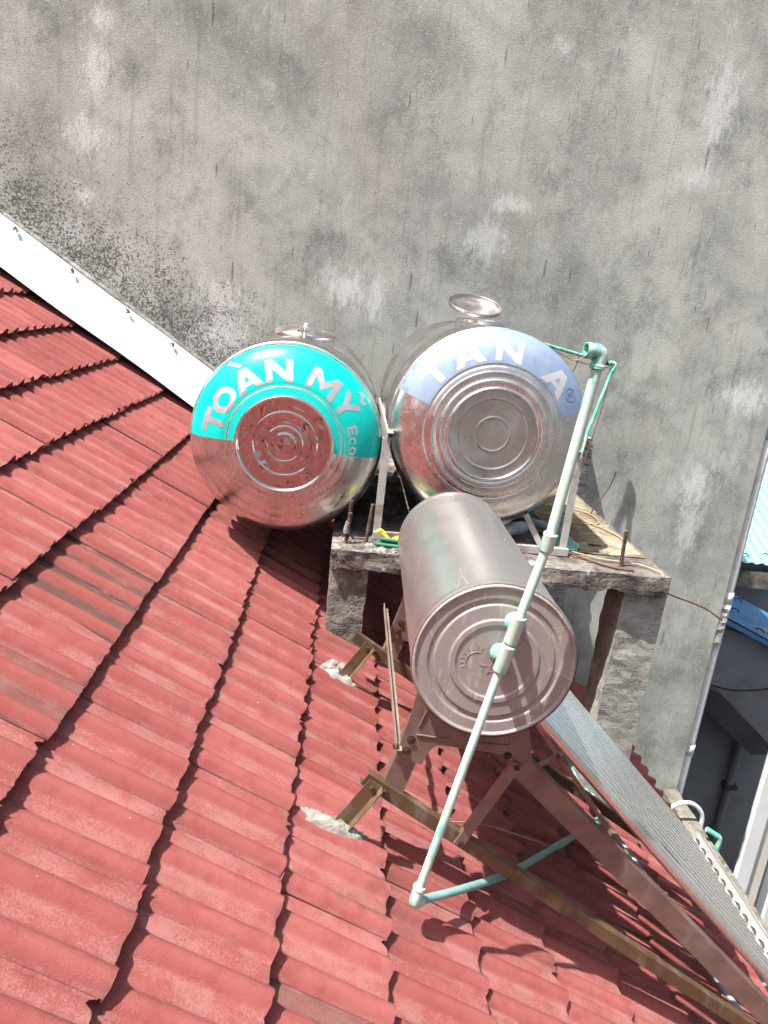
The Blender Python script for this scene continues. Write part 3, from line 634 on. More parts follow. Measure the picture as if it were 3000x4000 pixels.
# stand of the right tank
st = thing('tank_stand', 'white angle-iron stand holding the right tank above the slab', 'tank stand', (.64, 3.7, SLAB_Z))
for (x, zt) in ((.200, -.575), (1.075, -.575)):
    for y in (3.22, 4.36):
        q = MB(); fx = 1 if x < .6 else -1; q.angle((x, y, SLAB_Z+.002), (x, y, zt), .034, .004, (0, 1, 0), fx); q.build('leg', M['stand_paint'], st)
    q = MB(); q.angle((x, 3.20, zt+.01), (x, 4.40, zt+.01), .036, .004, (1 if x < .6 else -1, 0, 0), -1 if x < .6 else 1); q.build('side_rail', M['stand_paint'], st)
for y in (3.215, 4.37):
    q = MB(); q.bar((.185, y, SLAB_Z+.022), (1.10, y, SLAB_Z+.022), .03, .034); q.build('base_rail', M['stand_paint'], st)
    q = MB(); q.bar((.88, y+.03, -.87), (.975, y+.01, SLAB_Z+.03), .03, .026); q.build('brace', M['stand_paint'], st)
    q = MB(); q.bar((.43, y+.03, -.87), (.335, y+.01, SLAB_Z+.03), .03, .026); q.build('brace', M['stand_paint'], st)
    q = MB(); q.prism([(.43+.226-.3*math.cos(a_)*1.0, CR.z-RR*1.02*math.sin(a_)-.005) for a_ in [math.radians(50+80*i/12) for i in range(13)]]+[(.43+.226-.3*math.cos(a_), CR.z-RR*1.02*math.sin(a_)-.03) for a_ in [math.radians(130-80*i/12) for i in range(13)]], y+.05, y+.09); q.build('saddle', M['stand_paint'], st)
# stand of the left tank
s2 = thing('tank_stand', 'low steel cradle under the left tank, one rail on the slab, one on the tiles', 'tank stand', (-.2, 3.8, -1.06))
for x, zt in ((.045, -.965), (-.50, -1.005)):
    q = MB(); q.bar((x, 3.75, zt), (x, 4.40, zt), .035, .03, (1, 0, 0)); q.build('rail', M['brace_steel'], s2)
    for y in (3.95, 4.3):
        zb = SLAB_Z+.001 if x > 0 else -(H+x*math.sin(TH))/math.cos(TH)-.01; q = MB(); q.bar((x, y, zb), (x, y, zt-.014), .03, .03); q.build('leg', M['brace_steel'], s2)
for y in (3.85, 4.25):
    q = MB(); q.bar((-.50, y, -1.012-.005), (-.03, y, -1.012-.012), .03, .02); q.build('cross_bar', M['brace_steel'], s2)

# ------------------------------------------------------------------ solar water heater
sh = thing('solar_water_heater', 'pinkish steel solar water heater with glass tubes on a rusty frame over the tiles', 'solar heater', rp(1.3, 2.3, 0))
A0 = Vector((.454, 1.74, -.876)); A1 = Vector((.486, 2.82, -.915)); AX = (A1-A0).normalized(); RS = .2185; LS = (A1-A0).length
q = MB(); pf_ = [(-.006, RS*1.004), (.0, RS*1.012), (.02, RS*1.012), (.024, RS*1.0)]+[(.03+(LS-.06)*i/40, RS) for i in range(41)]+[(LS-.024, RS*1.012), (LS, RS*1.012), (LS+.004, RS*.98), (LS+.002, 0)]
q.lathe(pf_, A0, AX, 128); tb = q.build('tank_shell', M['heater_steel'], sh)
q = MB(); pf_ = [(-.004, RS*1.002)]
for i in range(121):
    x = .992*(1-i/120); y = -.004
    if x > .94: y -= .006*math.sin(math.pi*(x-.94)/.055) if x < .995 else 0
    def ss(a, b): t = min(1, max(0, (x-a)/(b-a))); return t*t*(3-2*t)
    y += .0045*(ss(.72, .745)-ss(.79, .815)) - .004*(ss(.455, .48)-ss(.535, .56)); pf_.append((y, RS*x))
q.lathe(pf_, A0, AX, 128); cap = q.build('end_cap', M['heater_cap'], tb)
# sun emblem and worn letters pressed into the cap
e1 = Vector((1, 0, 0)); e1 = (e1-AX*e1.dot(AX)).normalized(); e2 = AX.cross(e1); e2 = -e2 if e2.z < 0 else e2
def onc(x, z, off=.005): return A0+e1*x+e2*z-AX*off
q = MB(); cx, cz = -.048, -.003
q.tube([onc(cx+.027*math.cos(math.radians(a)), cz+.027*math.sin(math.radians(a))) for a in range(70, 215, 8)], .0007, 6)
for a in range(72, 222, 19): ca, sa = math.cos(math.radians(a)), math.sin(math.radians(a)); q.tube([onc(cx+.033*ca, cz+.033*sa), onc(cx+.043*ca, cz+.043*sa)], .0006, 6)
q.build('sun_emblem', M['heater_cap'], tb)
def emb(lines, ox, oz, sx, sz):
    q = MB()
    for (x0, z0, x1, z1) in lines: q.tube([onc(ox+x0*sx, oz+z0*sz), onc(ox+x1*sx, oz+z1*sz)], .0006, 6)
    q.build('embossed_letter', M['heater_cap'], tb)
emb([(0, 1, 1, 1), (.5, 0, .5, 1)], -.038, -.032, .018, .02); emb([(0, 0, .5, 1), (.5, 1, 1, 0), (.25, .4, .75, .4), (.25, 1.15, .5, 1.4), (.5, 1.4, .75, 1.15)], -.016, -.036, .018, .02)
emb([(0, 0, 0, 1), (0, 1, 1, 0), (1, 0, 1, 1)], .006, -.04, .016, .02); emb([(0, 0, .5, 1), (.5, 1, 1, 0), (.25, .4, .75, .4), (.45, 1.15, .7, 1.4)], .034, -.044, .018, .02)
# frames (front and rear), rails, feet
ca42, sa42 = math.cos(math.radians(42.1)), math.sin(math.radians(42.1)); AD = Vector((ca42, 0, -sa42)); AN = Vector((sa42, 0, ca42))
RAILN = .150
def frame(y, dx, dz, near):
    c = (A0 if near else A1); fr_pts = []
    arc = [(c.x+(RS+.002)*math.cos(math.radians(a)), c.z+(RS+.002)*math.sin(math.radians(a))) for a in range(220, 316, 6)]
    o = lambda x, z: (x+dx, z+dz)
    right = [o(.648, -1.250), o(.672, -1.372)]
    low = [o(.630, -1.318), o(.585, -1.258), o(.553, -1.236), o(.46, -1.228), o(.372, -1.220), o(.352, -1.226), o(.338, -1.245)]
    legb = [o(.318, -1.30), o(.250, -1.30+.0), o(.236, -1.285)]
    left = [o(.272, -1.12)]
    q = MB(); q.prism(arc+right+low+[o(.322, -1.29), o(.240, -1.275)]+left, y-.0025, y+.0025)
    gp = q.build('gusset_plate', M['frame_steel'], sh)
    # pressed ribs on the plate
    q = MB(); q.tube(spline([o2(p, y-.004) for p in (o(.30, -1.16), o(.318, -1.105), o(.335, -1.10), o(.36, -1.13))], 5), .003, 6); q.tube([o2(o(.295, -1.19), y-.004), o2(o(.39, -1.197), y-.004)], .003, 6)
    q.tube(spline([o2(p, y-.004) for p in (o(.45, -1.202), o(.56, -1.205), o(.575, -1.195), o(.555, -1.165))], 5), .003, 6); q.build('pressed_rib', M['frame_steel'], gp)
    for (x, z) in ((.281, -1.208), (.272, -1.246), (.571, -1.239), (.60, -1.268)):
        q = MB(); q.disc((x+dx, y-.0025, z+dz), (0, -1, 0), .0085, .007, 6); q.disc((x+dx, y-.0025, z+dz), (0, -1, 0), .013, .002, 12); q.build('bolt', M['bolt_rust'], gp)
    q = MB(); q.angle(Vector((.306+dx, y+.005, -1.16+dz)), Vector((.247+dx, y+.005, -1.385+dz)), .066, .003, (0, 1, 0), 1, True); q.build('leg', M['frame_steel'], sh)
    a = Vector((.622+dx, y+.006, -1.283+dz)); q = MB(); q.angle(a, a+AD*1.75, .070, .003, (0, 1, 0), 1, True); q.build('tube_arm', M['frame_steel'], sh)
    # rail on the roof
    s_a = .84 if near else .80
    q = MB(); q.angle(rp(s_a, y-.012, RAILN), rp(3.05, y-.012, RAILN-.02), .042, .003, (0, 1, 0), 1, True); rl = q.build('roof_rail', M['rail_steel'], sh)
    b0 = rp(.914, y-.016, RAILN); q = MB(); q.disc(b0, (0, -1, 0), .010, .009, 6); q.build('bolt', M['bolt_rust'], rl)
    # strut between arm and rail
    p0 = Vector((.601+dx, y-.012, -1.269+dz)); p1 = rp(1.205, y-.022, RAILN-.002); q = MB(); q.angle(p0+(p0-p1).normalized()*.012, p1-(p0-p1).normalized()*.014, .030, .0025, (0, 1, 0), -1, True); sx = q.build('strut', M['frame_steel'], sh)
    for pp in (p0, p1): q = MB(); q.disc(pp-YV*.002, (0, -1, 0), .0085, .007, 8); q.build('bolt', M['bolt_rust'], sx)
    # feet set in mortar
    for s_f in ((.868, 2.93) if near else (.868,)):
        q = MB(); q.angle(rp(s_f, y-.030, -.04), rp(s_f, y-.030, RAILN+.018), .045, .003, (0, -1, 0), 1, False); ft = q.build('foot', M['rail_steel'], sh)
        q = MB(); q.disc(rp(s_f, y-.033, RAILN), (0, -1, 0), .009, .01, 6); q.build('bolt', M['bolt_rust'], ft)
def o2(p, y): return Vector((p[0], y, p[1]))
frame(1.865, 0., 0., True); frame(2.76, .030, -.040, False)
q = MB(); q.angle((.238, 1.84, -1.222), (.236, 2.79, -1.195), .026, .0025, (1, 0, 0), 1); bz = q.build('side_brace', M['brace_steel'], sh)
q = MB(); q.disc((.24, 1.85, -1.225), (-1, -.4, 0), .008, .01, 6); q.build('bolt', M['bolt_rust'], bz)
a = Vector((.66, 1.89, -1.30)); q = MB(); q.bar(a, a+AD*.62+Vector((0, .84, -.03)), .022, .004, (0, 0, 1)); q.build('cross_brace', M['brace_steel'], sh)
q = MB(); q.bar(a+AD*.62, a+Vector((.03, .84, -.05)), .022, .004, (0, 0, 1)); q.build('cross_brace', M['brace_steel'], sh)
# glass tubes and tailstock
TB = Vector((.676, 1.92, -1.139)); NT_ = 14; PT = .0610; rT = .0212; TL = 1.50
tm = MB(); st_ = TB-AD*.16; TD = Vector((math.cos(math.radians(44.3)), 0, -math.sin(math.radians(44.3)))); tm.lathe([(0, rT*.98)]+[(.02+(TL+.12)*i/24, rT) for i in range(25)]+[(TL+.16, rT*.8), (TL+.175, rT*.3)], st_, TD, 28); t0 = tm.build('vacuum_tube', M['tube_glass'], sh)
tv = Vector((.0008, PT, .0002)); FAN = math.radians(.25)
def tube_frame(i):
    """top point and direction of tube i; the far ones hang a little steeper"""
    a = math.radians(44.3)+FAN*i/(NT_-1); return st_+tv*i, Vector((math.cos(a), 0, -math.sin(a)))
for i in range(1, NT_):
    o = t0.copy(); COL.objects.link(o); o.parent = sh; top, dr = tube_frame(i); loc = st_-BASE[sh]
    o.matrix_basis = Matrix.Translation(loc+tv*i) @ Matrix.Rotation(FAN*i/(NT_-1), 4, 'Y') @ Matrix.Translation(-loc)
for i in range(NT_):
    q = MB(); top, dr = tube_frame(i); q.lathe([(.025, rT*1.05), (.04, rT*1.35), (.055, rT*1.3), (.06, rT*1.02)], top, dr, 20); q.build('seal_ring', M['rubber_and_shade'], sh)
tf0, tf1 = tube_frame(0), tube_frame(NT_-1); tc = tf0[0]+tf0[1]*(TL+.16); te = tf1[0]+tf1[1]*(TL+.16); tl_ = (te-tc)/(NT_-1); y0 = -tl_*.8; y1 = tl_*(NT_-.2)
def tail_pt(k, u, w): return tc+(y0 if k == 0 else y1)+AD*u+AN*w
q = MB()
for (u0, w0, u1, w1) in ((.0, -.055, .0, .046), (.0, .046, .045, .046), (.045, .046, .045, -.055), (.045, -.055, 0, -.055)):
    P = [tail_pt(0, u0, w0), tail_pt(1, u0, w0), tail_pt(1, u1, w1), tail_pt(0, u1, w1)]; q.add(P, [(0, 1, 2, 3)]); q.add([p+AD*.0015+AN*.0015 for p in P], [(3, 2, 1, 0)])
tail = q.build('tailstock', M['tail_steel'], sh)
q = MB(); q.bar(tail_pt(0, .049, .047), tail_pt(1, .049, .047), .008, .006, AN); q.build('tail_lip', M['tail_steel'], tail)
for i in range(NT_):
    q = MB(); c = tc+tl_*i; q.lathe([(-.004, rT*1.02), (-.004, rT*1.36), (.002, rT*1.36)], c, AD, 20); q.build('tube_hole_shade', M['rubber_and_shade'], tail)  # black rings put in for the shadow between each tube and its hole

# mortar that beds the feet
def mortar(y, s, sx, sy, label, seed, ang=0):
    mb = MB(); n, m_ = 30, 12; rng = random.Random(seed); vs = []
    for j in range(m_+1):
        for i in range(n):
            a = 2*math.pi*i/n; rr = j/m_; e = 1+.28*noise.noise(Vector((math.cos(a)*1.6, math.sin(a)*1.6, seed)))+.12*noise.noise(Vector((math.cos(a)*5, math.sin(a)*5, seed)))
            u, v = rr*e*math.cos(a)*sx, rr*e*math.sin(a)*sy; ds = u*math.cos(ang)-v*math.sin(ang); dy = u*math.sin(ang)+v*math.cos(ang)
            yy = y+dy; ss_ = s+ds; rowf = math.floor((ss_-S0)/ROW+1e-6)+1; edge = S0+rowf*ROW; tn = -STEP*(edge-ss_)/ROW
            nn_ = tn+roll(yy-T0)-.018; thick = .022*(1-rr**3)+.026*(1-rr*.6)*noise.noise(Vector((ds*45, dy*45, seed)))+.008*noise.noise(Vector((ds*110, dy*110, seed)))-(.010 if j == m_ else 0)
            vs.append(rp(ss_, yy, nn_+thick))
    mb.add(vs, [(j*n+i, j*n+(i+1) % n, (j+1)*n+(i+1) % n, (j+1)*n+i) for j in range(m_) for i in range(n)], True)
    return tag(mb.build('mortar_patch', M['mortar'], None, rp(s, y, 0)), label, 'mortar', 'mortar beds of the heater feet')
mortar(1.835, .850, .135, .042, 'white mortar lump around the front foot of the solar heater', 3, .12)
mortar(2.73, .845, .085, .075, 'grey broken mortar patch around the rear foot of the solar heater', 9, -.2)

# ------------------------------------------------------------------ green pipework
vp = thing('vent_pipe', 'tall faded green plastic pipe rising past the heater end to an open elbow', 'pipe', rp(1.07, 1.62, 0))
VY = 1.655
V_ = [(.3135, VY-.035, -1.545), (.446, VY, -.876), (.472, VY, -.738), (.517, VY+.002, -.510), (.5585, VY+.004, -.078)]
def pipe(par, pts, r, mat, name='pipe', seg=18): q = MB(); q.tube(pts, r, seg); return q.build(name, M[mat], par)
pipe(vp, [V_[0], V_[1]], .0112, 'ppr_faded'); pipe(vp, [V_[1], V_[2]], .0112, 'ppr_faded'); pipe(vp, [V_[2], V_[3]], .0118, 'ppr_faded'); pipe(vp, [V_[3], V_[4]], .0125, 'ppr_faded')
def lerp(a, b, t): return Vector(a)*(1-t)+Vector(b)*t
def collar(par, a, b, r, mat='ppr_fitting', name='collar'):
    q = MB(); a = Vector(a); b = Vector(b); L = (b-a).length; q.lathe([(0, r*.8), (0, r), (.003, r*1.06), (.007, r*1.06), (.009, r), (L-.003, r), (L, r*.93), (L, r*.7)], a, b-a, 28); return q.build(name, M[mat], par)
collar(vp, lerp(V_[3], V_[4], .055), lerp(V_[3], V_[2], .10), .0168, name='coupling')
def tee(cpos, nxt, port):
    d = (Vector(nxt)-Vector(cpos)).normalized(); a = Vector(cpos)+d*.036; b = Vector(cpos)-d*.040
    tq = collar(vp, a, b, .0178, name='tee')
    q = MB(); p = Vector(port); c = Vector(cpos); dd = (c-p); L = dd.length; q.lathe([(0, .026), (.010, .026), (.011, .022), (.018, .022), (.019, .025), (.026, .025), (.028, .021), (.036, .021), (.038, .018), (L, .0165)], p, dd, 26); q.build('branch', M['ppr_branch'], tq)
    q = MB(); q.disc(p+AX*.004, -AX, .031, .007, 24); q.build('rubber_washer', M['rust_wire'], tq)
tee(lerp(V_[2], V_[1], .02), V_[2], A0+e1*.036+e2*.118-AX*.001); tee(lerp(V_[2], V_[1], .60), V_[2], A0+e1*.010+e2*.028-AX*.001)
# bottom elbow
q = MB(); E0 = Vector(V_[0]); lowdir = (rp(1.269, 1.786, .055)-E0).normalized()
dn = (Vector(V_[0])-Vector(V_[1])).normalized()
q.tube(spline([E0-dn*.036, E0-dn*.006, E0+dn*.010+lowdir*.006, E0+lowdir*.034+dn*.008], 6), .0165, 20); q.build('elbow', M['ppr_fitting'], vp); collar(vp, E0-dn*.034, E0-dn*.046, .0175)
pipe(vp, spline([E0+lowdir*.02+dn*.008, rp(1.269, 1.775, .058), rp(1.538, 2.02, .056), rp(1.914, 2.416, .062), rp(2.29, 2.81, .06)], 8), .0122, 'ppr_blue', 'feed_pipe')
# top elbow, open to the left
T = Vector(V_[4]); q = MB(); td = (T-Vector(V_[3])).normalized(); ed = Vector((-.985, -.16, .03)).normalized()
q.tube([T-td*.012, T+td*.014, T+td*.021+ed*.003, T+td*.024+ed*.010, T+td*.024+ed*.036], .0165, 22, False); el = q.build('elbow', M['ppr_fitting'], vp)
mth = T+td*.024+ed*.036; q = MB(); q.lathe([(-.002, .0163), (.003, .0161), (.003, .0125), (-.015, .0125), (-.016, 0)], mth, ed, 22); q.build('elbow_mouth', M['ppr_green'], el)
collar(vp, T-td*.004, T-td*.016, .0175)

wp = thing('wall_pipe', 'thin green water pipe running along the wall behind the right tank', 'pipe', (1.6, 4.9, -1.0))
c0 = Vector((1.765, 4.94, -.236)); pipe(wp, [(1.10, 4.73, -.127), c0-Vector((.01, .003, 0))], .0115, 'ppr_green'); q = MB()
q.tube(spline([c0+Vector((-.04, -.012, .006)), c0+Vector((0, 0, .004)), c0+Vector((.008, -.001, -.008)), c0+Vector((-.006, -.010, -.05))], 6), .017, 16); q.build('elbow', M['ppr_green'], wp)
pipe(wp, [c0+Vector((-.002, -.006, -.03)), (1.638, 4.83, -.69), (1.545, 4.71, -1.15)], .0115, 'ppr_green')
collar(wp, c0+Vector((-.05, -.016, .008)), c0+Vector((-.075, -.024, .012)), .016, 'rubber_and_shade')
def cable(pts, r, mat, label, n=8, name='cable', seg=7):
    q = MB(); P = spline(pts, n); q.tube(P, r, seg); b = min(P, key=lambda v: v.z).copy(); return tag(q.build(name, M[mat], None, b), label, 'cable')
cable([(1.33, 4.79, -.20), (1.42, 4.80, -.228), (1.50, 4.83, -.222), (1.53, 4.84, -.172), (1.52, 4.86, -.178), (1.47, 4.83, -.235), (1.43, 4.82, -.25), (1.30, 4.80, -.21)], .003, 'copper_cable', 'tan cable looped over the thin wall pipe beside the right tank')
cable([(1.30, 4.79, -.18), (1.5, 4.86, -.24), (1.74, 4.925, -.262), (1.752, 4.925, -.3), (1.71, 4.87, -.60), (1.67, 4.84, -.78), (1.63, 4.80, -1.0)], .0035, 'copper_cable', 'tan cable hanging down the wall from the thin pipe corner')
cable([(1.49, 4.84, -.205), (1.485, 4.84, -.26), (1.465, 4.84, -.33), (1.45, 4.84, -.5)], .003, 'rust_wire', 'short brown tie hanging from the thin wall pipe')
# risers behind the heater
w3 = thing('riser_pipe', 'pale green pipe lying down the tiles to an elbow below the heater tubes', 'pipe', rp(2.33, 2.9, 0))
pipe(w3, [rp(2.30, 3.37, .035), rp(2.335, 2.86, .05)], .0125, 'ppr_green'); E = rp(2.31, 2.835, .062); q = MB(); q.tube(spline([rp(2.337, 2.88, .05), rp(2.335, 2.85, .055), rp(2.315, 2.83, .06), rp(2.27, 2.80, .06)], 6), .0175, 18); q.build('elbow', M['ppr_green'], w3)
q = MB(); q.tube([rp(2.355, 3.40, .03), rp(2.372, 2.875, .045)], .0125, 14); tag(q.build('white_pipe', M['pvc_white'], None, rp(2.37, 2.9, 0)), 'white pipe lying beside the pale green pipe under the heater tubes', 'pipe')
q = MB(); q.tube(spline([rp(2.372, 2.86, .045), rp(2.46, 2.655, .05), rp(2.66, 2.13, .05), rp(2.76, 1.9, .05)], 8), .0115, 12); tag(q.build('grey_conduit', M['pvc_grey'], None, rp(2.5, 2.5, 0)), 'grey conduit crossing the tiles behind the rusty heater arm', 'conduit')
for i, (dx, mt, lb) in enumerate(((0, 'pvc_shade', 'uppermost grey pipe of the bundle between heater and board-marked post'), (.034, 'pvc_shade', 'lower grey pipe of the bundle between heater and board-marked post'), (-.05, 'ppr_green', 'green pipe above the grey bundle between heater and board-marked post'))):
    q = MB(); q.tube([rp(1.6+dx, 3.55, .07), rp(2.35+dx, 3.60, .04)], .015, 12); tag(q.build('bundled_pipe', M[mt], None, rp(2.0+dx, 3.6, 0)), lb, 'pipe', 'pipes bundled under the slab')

# ------------------------------------------------------------------ cables and loose things
cable([rp(1.17, 2.05, .02), rp(1.30, 2.12, .03), rp(1.50, 2.26, .02), rp(1.76, 2.35, .03), rp(1.95, 2.45, .02), rp(2.2, 2.75, .03)], .0035, 'copper_cable', 'thin tan cable curving over the tiles under the heater frame')
cable([(1.497, 3.06, -1.055), (1.56, 3.2, -1.14), (1.72, 3.4, -1.26), (1.95, 3.55, -1.36), (2.06, 3.6, -1.41), (2.16, 3.62, -1.47)], .0042, 'rust_wire', 'rusty wire springing from the right slab corner across the plaster wall', name='rusty_wire')
cable([(1.10, 3.25, -1.03), (1.25, 3.19, -1.038), (1.38, 3.16, -1.036), (1.44, 3.14, -1.038), (1.49, 3.08, -1.04), (1.505, 3.04, -1.06)], .0042, 'copper_cable', 'pale cable lying on the slab near its right front corner')
cable([(1.10, 3.24, -1.035), (1.2, 3.15, -1.04), (1.28, 3.09, -1.042), (1.345, 3.075, -1.042), (1.37, 3.072, -1.042)], .005, 'rust_wire', 'brown wire lying on the slab to the foot of the right rebar')
cable([(1.0, 3.95, -1.03), (1.2, 3.9, -1.035), (1.35, 3.85, -1.035), (1.46, 3.65, -1.035), (1.49, 3.5, -1.04)], .0042, 'copper_cable', 'pale cable on the stained slab behind the stand')
cable([(.98, 4.1, -1.03), (1.2, 4.12, -1.035), (1.4, 4.05, -1.035), (1.46, 3.95, -1.035), (1.43, 3.8, -1.04), (1.2, 3.78, -1.04), (1.0, 3.7, -1.035)], .0038, 'copper_cable', 'looped tan cable on the far part of the slab')
def offcut(a, b, r, mat, label, hollow=True):
    q = MB(); a = Vector(a); b = Vector(b); L = (b-a).length; q.lathe([(0, r*.8), (0, r), (L, r), (L, r*.8), (.0, r*.8)], a, b-a, 20); return tag(q.build('pipe_offcut', M[mat], None, a), label, 'pipe offcut', 'offcuts lying under the right tank')
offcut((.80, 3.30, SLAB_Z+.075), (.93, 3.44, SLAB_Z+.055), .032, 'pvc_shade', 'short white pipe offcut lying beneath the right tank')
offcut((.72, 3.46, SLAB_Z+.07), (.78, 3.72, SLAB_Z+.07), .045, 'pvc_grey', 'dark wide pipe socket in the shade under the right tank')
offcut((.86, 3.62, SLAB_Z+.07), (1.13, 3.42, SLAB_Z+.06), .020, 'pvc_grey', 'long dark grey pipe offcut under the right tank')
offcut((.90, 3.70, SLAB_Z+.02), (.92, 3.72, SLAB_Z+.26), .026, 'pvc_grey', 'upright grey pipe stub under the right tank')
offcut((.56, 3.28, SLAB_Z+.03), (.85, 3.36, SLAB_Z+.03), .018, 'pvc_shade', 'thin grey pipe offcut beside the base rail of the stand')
for i, (y, z) in enumerate(((3.115, SLAB_Z+.012), (3.145, SLAB_Z+.014), (3.125, SLAB_Z+.034))):
    q = MB(); q.tube([(.195+.01*i, y, z), (.42, y-.035, z-.001)], .0098, 12); tag(q.build('green_tube', M['green_hose'], None, Vector((.2, y, z))), ('nearest', 'rear', 'upper')[i]+' of the dark green tubes lying on the left end of the slab', 'tube', 'green tubes on the slab')
q = MB(); vs = [Vector((.195+.115*i/10, 3.15-.03*i/10+.012*math.sin(i), SLAB_Z+.052+.012*math.sin(i*.8)-.002*i)) for i in range(11)]
q.add([v for p in vs for v in (p-Vector((0, .014, .004)), p+Vector((0, .014, .008)))], [(2*i, 2*i+2, 2*i+3, 2*i+1) for i in range(10)], True); tag(q.build('yellow_tape', M['yellow_tape'], None, Vector((.2, 3.15, SLAB_Z))), 'crumpled yellow tape over the green tubes at the stand leg', 'tape')
q = MB(); q.grid_box((.235, 3.18, SLAB_Z+.003), (.44, 3.20, SLAB_Z+.05), .05); q.rough(.002, 20); tag(q.build('wood_offcut', M['timber'], None, Vector((.3, 3.19, SLAB_Z))), 'flat grey offcut standing behind the green tubes on the slab', 'offcut')
q = MB(); vs = []; n, m_ = 26, 8
for j in range(m_+1):
    for i in range(n):
        a = 2*math.pi*i/n; rr = j/m_*(1+.25*noise.noise(Vector((math.cos(a)*2, math.sin(a)*2, 3)))); vs.append((1.10+.10*rr*math.cos(a), 3.36+.11*rr*math.sin(a), SLAB_Z+.008+.055*max(0., 1-rr)**.7+.022*noise.noise(Vector((rr*5*math.cos(a), rr*5*math.sin(a), 7)))*(1 if j < m_ else .2)+.006))
q.add(vs, [(j*n+i, j*n+(i+1) % n, (j+1)*n+(i+1) % n, (j+1)*n+i) for j in range(m_) for i in range(n)], True); tag(q.build('plastic_bag', M['green_plastic'], None, Vector((1.1, 3.36, SLAB_Z))), 'crumpled green plastic bag on the slab behind the right stand leg', 'bag')
q = MB(); q.bar((1.26, 3.40, SLAB_Z+.014), (1.32, 3.385, SLAB_Z+.014), .006, .006); tag(q.build('nail', M['bolt_rust'], None, Vector((1.26, 3.4, SLAB_Z))), 'black nail lying on the damp slab between the cables', 'nail')
# white hose over the gutter, green elbow outside it
q = MB(); q.tube(spline([(2.74, 4.72, -3.66), (2.765, 4.71, -3.52), (2.81, 4.70, -3.455), (2.87, 4.70, -3.43), (2.94, 4.70, -3.435), (3.01, 4.70, -3.49), (3.045, 4.70, -3.57), (3.05, 4.70, -3.75)], 8), .0165, 14)
tag(q.build('white_hose', M['pvc_white'], None, Vector((2.9, 4.7, -3.6))), 'white hose arching over the concrete gutter edge', 'hose')
ge = thing('gutter_pipe', 'green pipe elbow sticking out beyond the concrete gutter edge', 'pipe', (3.06, 4.5, -3.6))
q = MB(); q.tube(spline([(2.97, 4.50, -3.50), (3.04, 4.49, -3.535), (3.068, 4.485, -3.55), (3.078, 4.485, -3.58), (3.078, 4.485, -3.66)], 7), .020, 14); q.build('elbow', M['ppr_green'], ge); pipe(ge, [(3.078, 4.485, -3.62), (3.078, 4.485, -4.6)], .016, 'ppr_green')

# ------------------------------------------------------------------ downpipe on the corner of the plaster wall
dpn = thing('downpipe', 'white plastic downpipe on the right corner of the plaster wall', 'downpipe', (3.075, 5.2, -8))
pipe(dpn, [(3.082, 5.19, -8), (3.082, 5.19, -.90)], .045, 'pvc_white'); pipe(dpn, spline([(3.082, 5.19, -.92), (3.085, 5.19, -.80), (3.12, 5.19, -.71), (3.3, 5.2, -.62), (3.6, 5.2, -.55)], 6), .047, 'pvc_white', 'offset_bend')
for z in (-1.95, -2.05, -3.3): q = MB(); q.lathe([(0, .046), (0, .051), (.09, .051), (.09, .046)], (3.082, 5.19, z), (0, 0, 1), 20); q.build('socket', M['pvc_white'], dpn)
q = MB(); q.grid_box((3.031, 5.125, -2.30), (3.09, 5.26, -1.98), .03); q.rough(.012, 25, 3); q.build('mortar_blob', M['plaster'], dpn)

# ------------------------------------------------------------------ houses beyond, right
def corrug(mb, o, du, dv, nu, nv, pitch, amp, th=.0):
    """sheet: u across the waves, v along them"""
    o, du, dv = Vector(o), Vector(du), Vector(dv); nrm = du.cross(dv).normalized(); L = du.length; vs = []
    nrm = nrm if nrm.z > 0 else -nrm
    for j in range(nv+1):
        for i in range(nu+1): vs.append(o+du*i/nu+dv*j/nv+nrm*amp*math.sin(2*math.pi*(L*i/nu)/pitch))
    mb.add(vs, [(j*(nu+1)+i, j*(nu+1)+i+1, (j+1)*(nu+1)+i+1, (j+1)*(nu+1)+i) for j in range(nv) for i in range(nu)], True)
bh = thing('blue_roof_house', 'house with sunlit pale blue corrugated roof beyond the wall corner', 'house', (6.5, 10, -8))
q = MB(); q.box((4.2, 9.3, -8), (9.5, 14, -2.88)); q.build('house_wall', M['grey_paint'], bh)
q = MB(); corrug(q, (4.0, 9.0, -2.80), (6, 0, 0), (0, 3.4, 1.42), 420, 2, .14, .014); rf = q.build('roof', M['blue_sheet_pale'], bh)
q = MB(); q.box((4.0, 9.02, -3.16), (10, 9.16, -2.93)); q.build('gutter', M['gutter_concrete'], bh)
q = MB(); q.box((4.2, 12.0, -2.0), (10, 12.3, -.98)); q.build('upper_wall', M['grey_paint'], bh)
q = MB(); corrug(q, (4.0, 11.8, -.95), (6, 0, 0), (0, 3.0, .9), 300, 2, .14, .014); q.build('upper_roof', M['white_wall'], bh)
for (x, y) in ((5.47, 9.12), (5.78, 9.15), (6.0, 10.6), (5.95, 11.4)):
    q = MB(); z = -2.80+(y-9)*.418+.02; q.tube(spline([(x, y, z), (x+.03, y, z+.022), (x+.07, y-.02, z+.018), (x+.09, y-.05, z)], 4), .009, 6); q.build('roof_clip', M['bolt_rust'], rf)
b2 = thing('shaded_house', 'dark grey house with deep blue corrugated roof in the shade right of the wall', 'house', (5.5, 8.4, -8))
q = MB(); q.box((3.6, 8.15, -8), (9.0, 8.95, -4.4)); q.prism([(3.6, -4.4), (9, -4.4), (9, -4.95+.5), (4.3, -3.06), (3.6, -3.06)], 8.15, 8.95); q.build('house_wall', M['grey_paint'], b2)
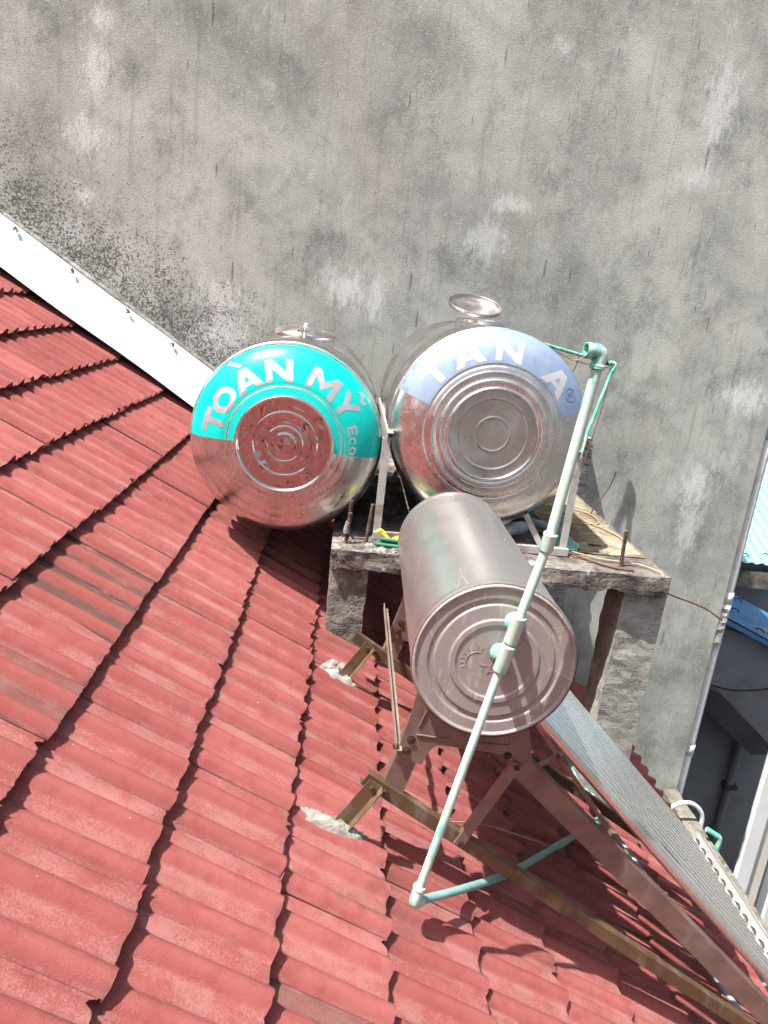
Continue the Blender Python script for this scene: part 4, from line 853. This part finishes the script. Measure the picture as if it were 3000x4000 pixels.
q = MB(); nu = 66; corrug(q, (4.2, 7.98, -2.935), (0, 1.0, 0.19), (4.6, 0, -1.93), 90, 2, .095, .017)
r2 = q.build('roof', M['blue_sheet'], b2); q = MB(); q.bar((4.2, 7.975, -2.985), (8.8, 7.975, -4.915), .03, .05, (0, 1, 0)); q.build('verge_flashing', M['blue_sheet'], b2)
for (x, y) in ((4.95, 8.72), (5.28, 8.70), (5.0, 8.25), (5.22, 8.0)):
    q = MB(); z = -2.935-(x-4.2)*.4196+(y-7.98)*.19+.03; q.tube(spline([(x, y, z), (x+.03, y, z+.02), (x+.07, y-.02, z+.01), (x+.09, y-.04, z-.02)], 4), .009, 6); q.build('roof_clip', M['bolt_rust'], r2)
q = MB(); q.prism([(4.55, -3.98), (4.82, -4.08), (5.62, -4.74), (5.66, -4.86), (5.40, -4.88), (4.55, -4.22)], 7.72, 8.149); q.build('stair_ledge', M['dark_ledge'], b2)
q = MB(); q.tube([(5.48, 8.09, -4.88), (5.48, 8.09, -8)], .05, 14); q.build('drain_pipe', M['grey_paint'], b2)
q = MB(); q.box((5.40, 8.02, -5.62), (5.56, 8.149, -5.56)); q.build('pipe_bracket', M['dark_ledge'], b2)
q = MB(); q.tube(spline([(4.4, 8.0, -3.98), (4.9, 8.0, -4.13), (5.25, 8.0, -4.16), (5.7, 8.0, -4.07), (6.3, 8.0, -3.8)], 6), .012, 6); tag(q.build('hanging_cable', M['black_cable'], None, Vector((5.3, 8, -4.2))), 'black cable sagging in front of the dark grey house', 'cable')
b3 = thing('white_house', 'white and cream house corner in sunlight at the right edge', 'house', (4.8, 5.7, -8))
q = MB(); q.box((4.08, 5.55, -8), (4.205, 5.62, -3.0)); q.build('white_pilaster', M['white_wall'], b3)
q = MB(); q.box((4.208, 5.58, -8), (4.345, 5.62, -3.0)); q.build('house_wall', M['cream_wall'], b3)
q = MB(); q.box((4.348, 5.60, -8), (4.46, 5.64, -3.0)); q.build('recess_wall', M['grey_paint'], b3)
q = MB(); q.box((4.463, 5.56, -8), (6.5, 5.64, -3.0)); q.build('white_wall', M['white_wall'], b3)
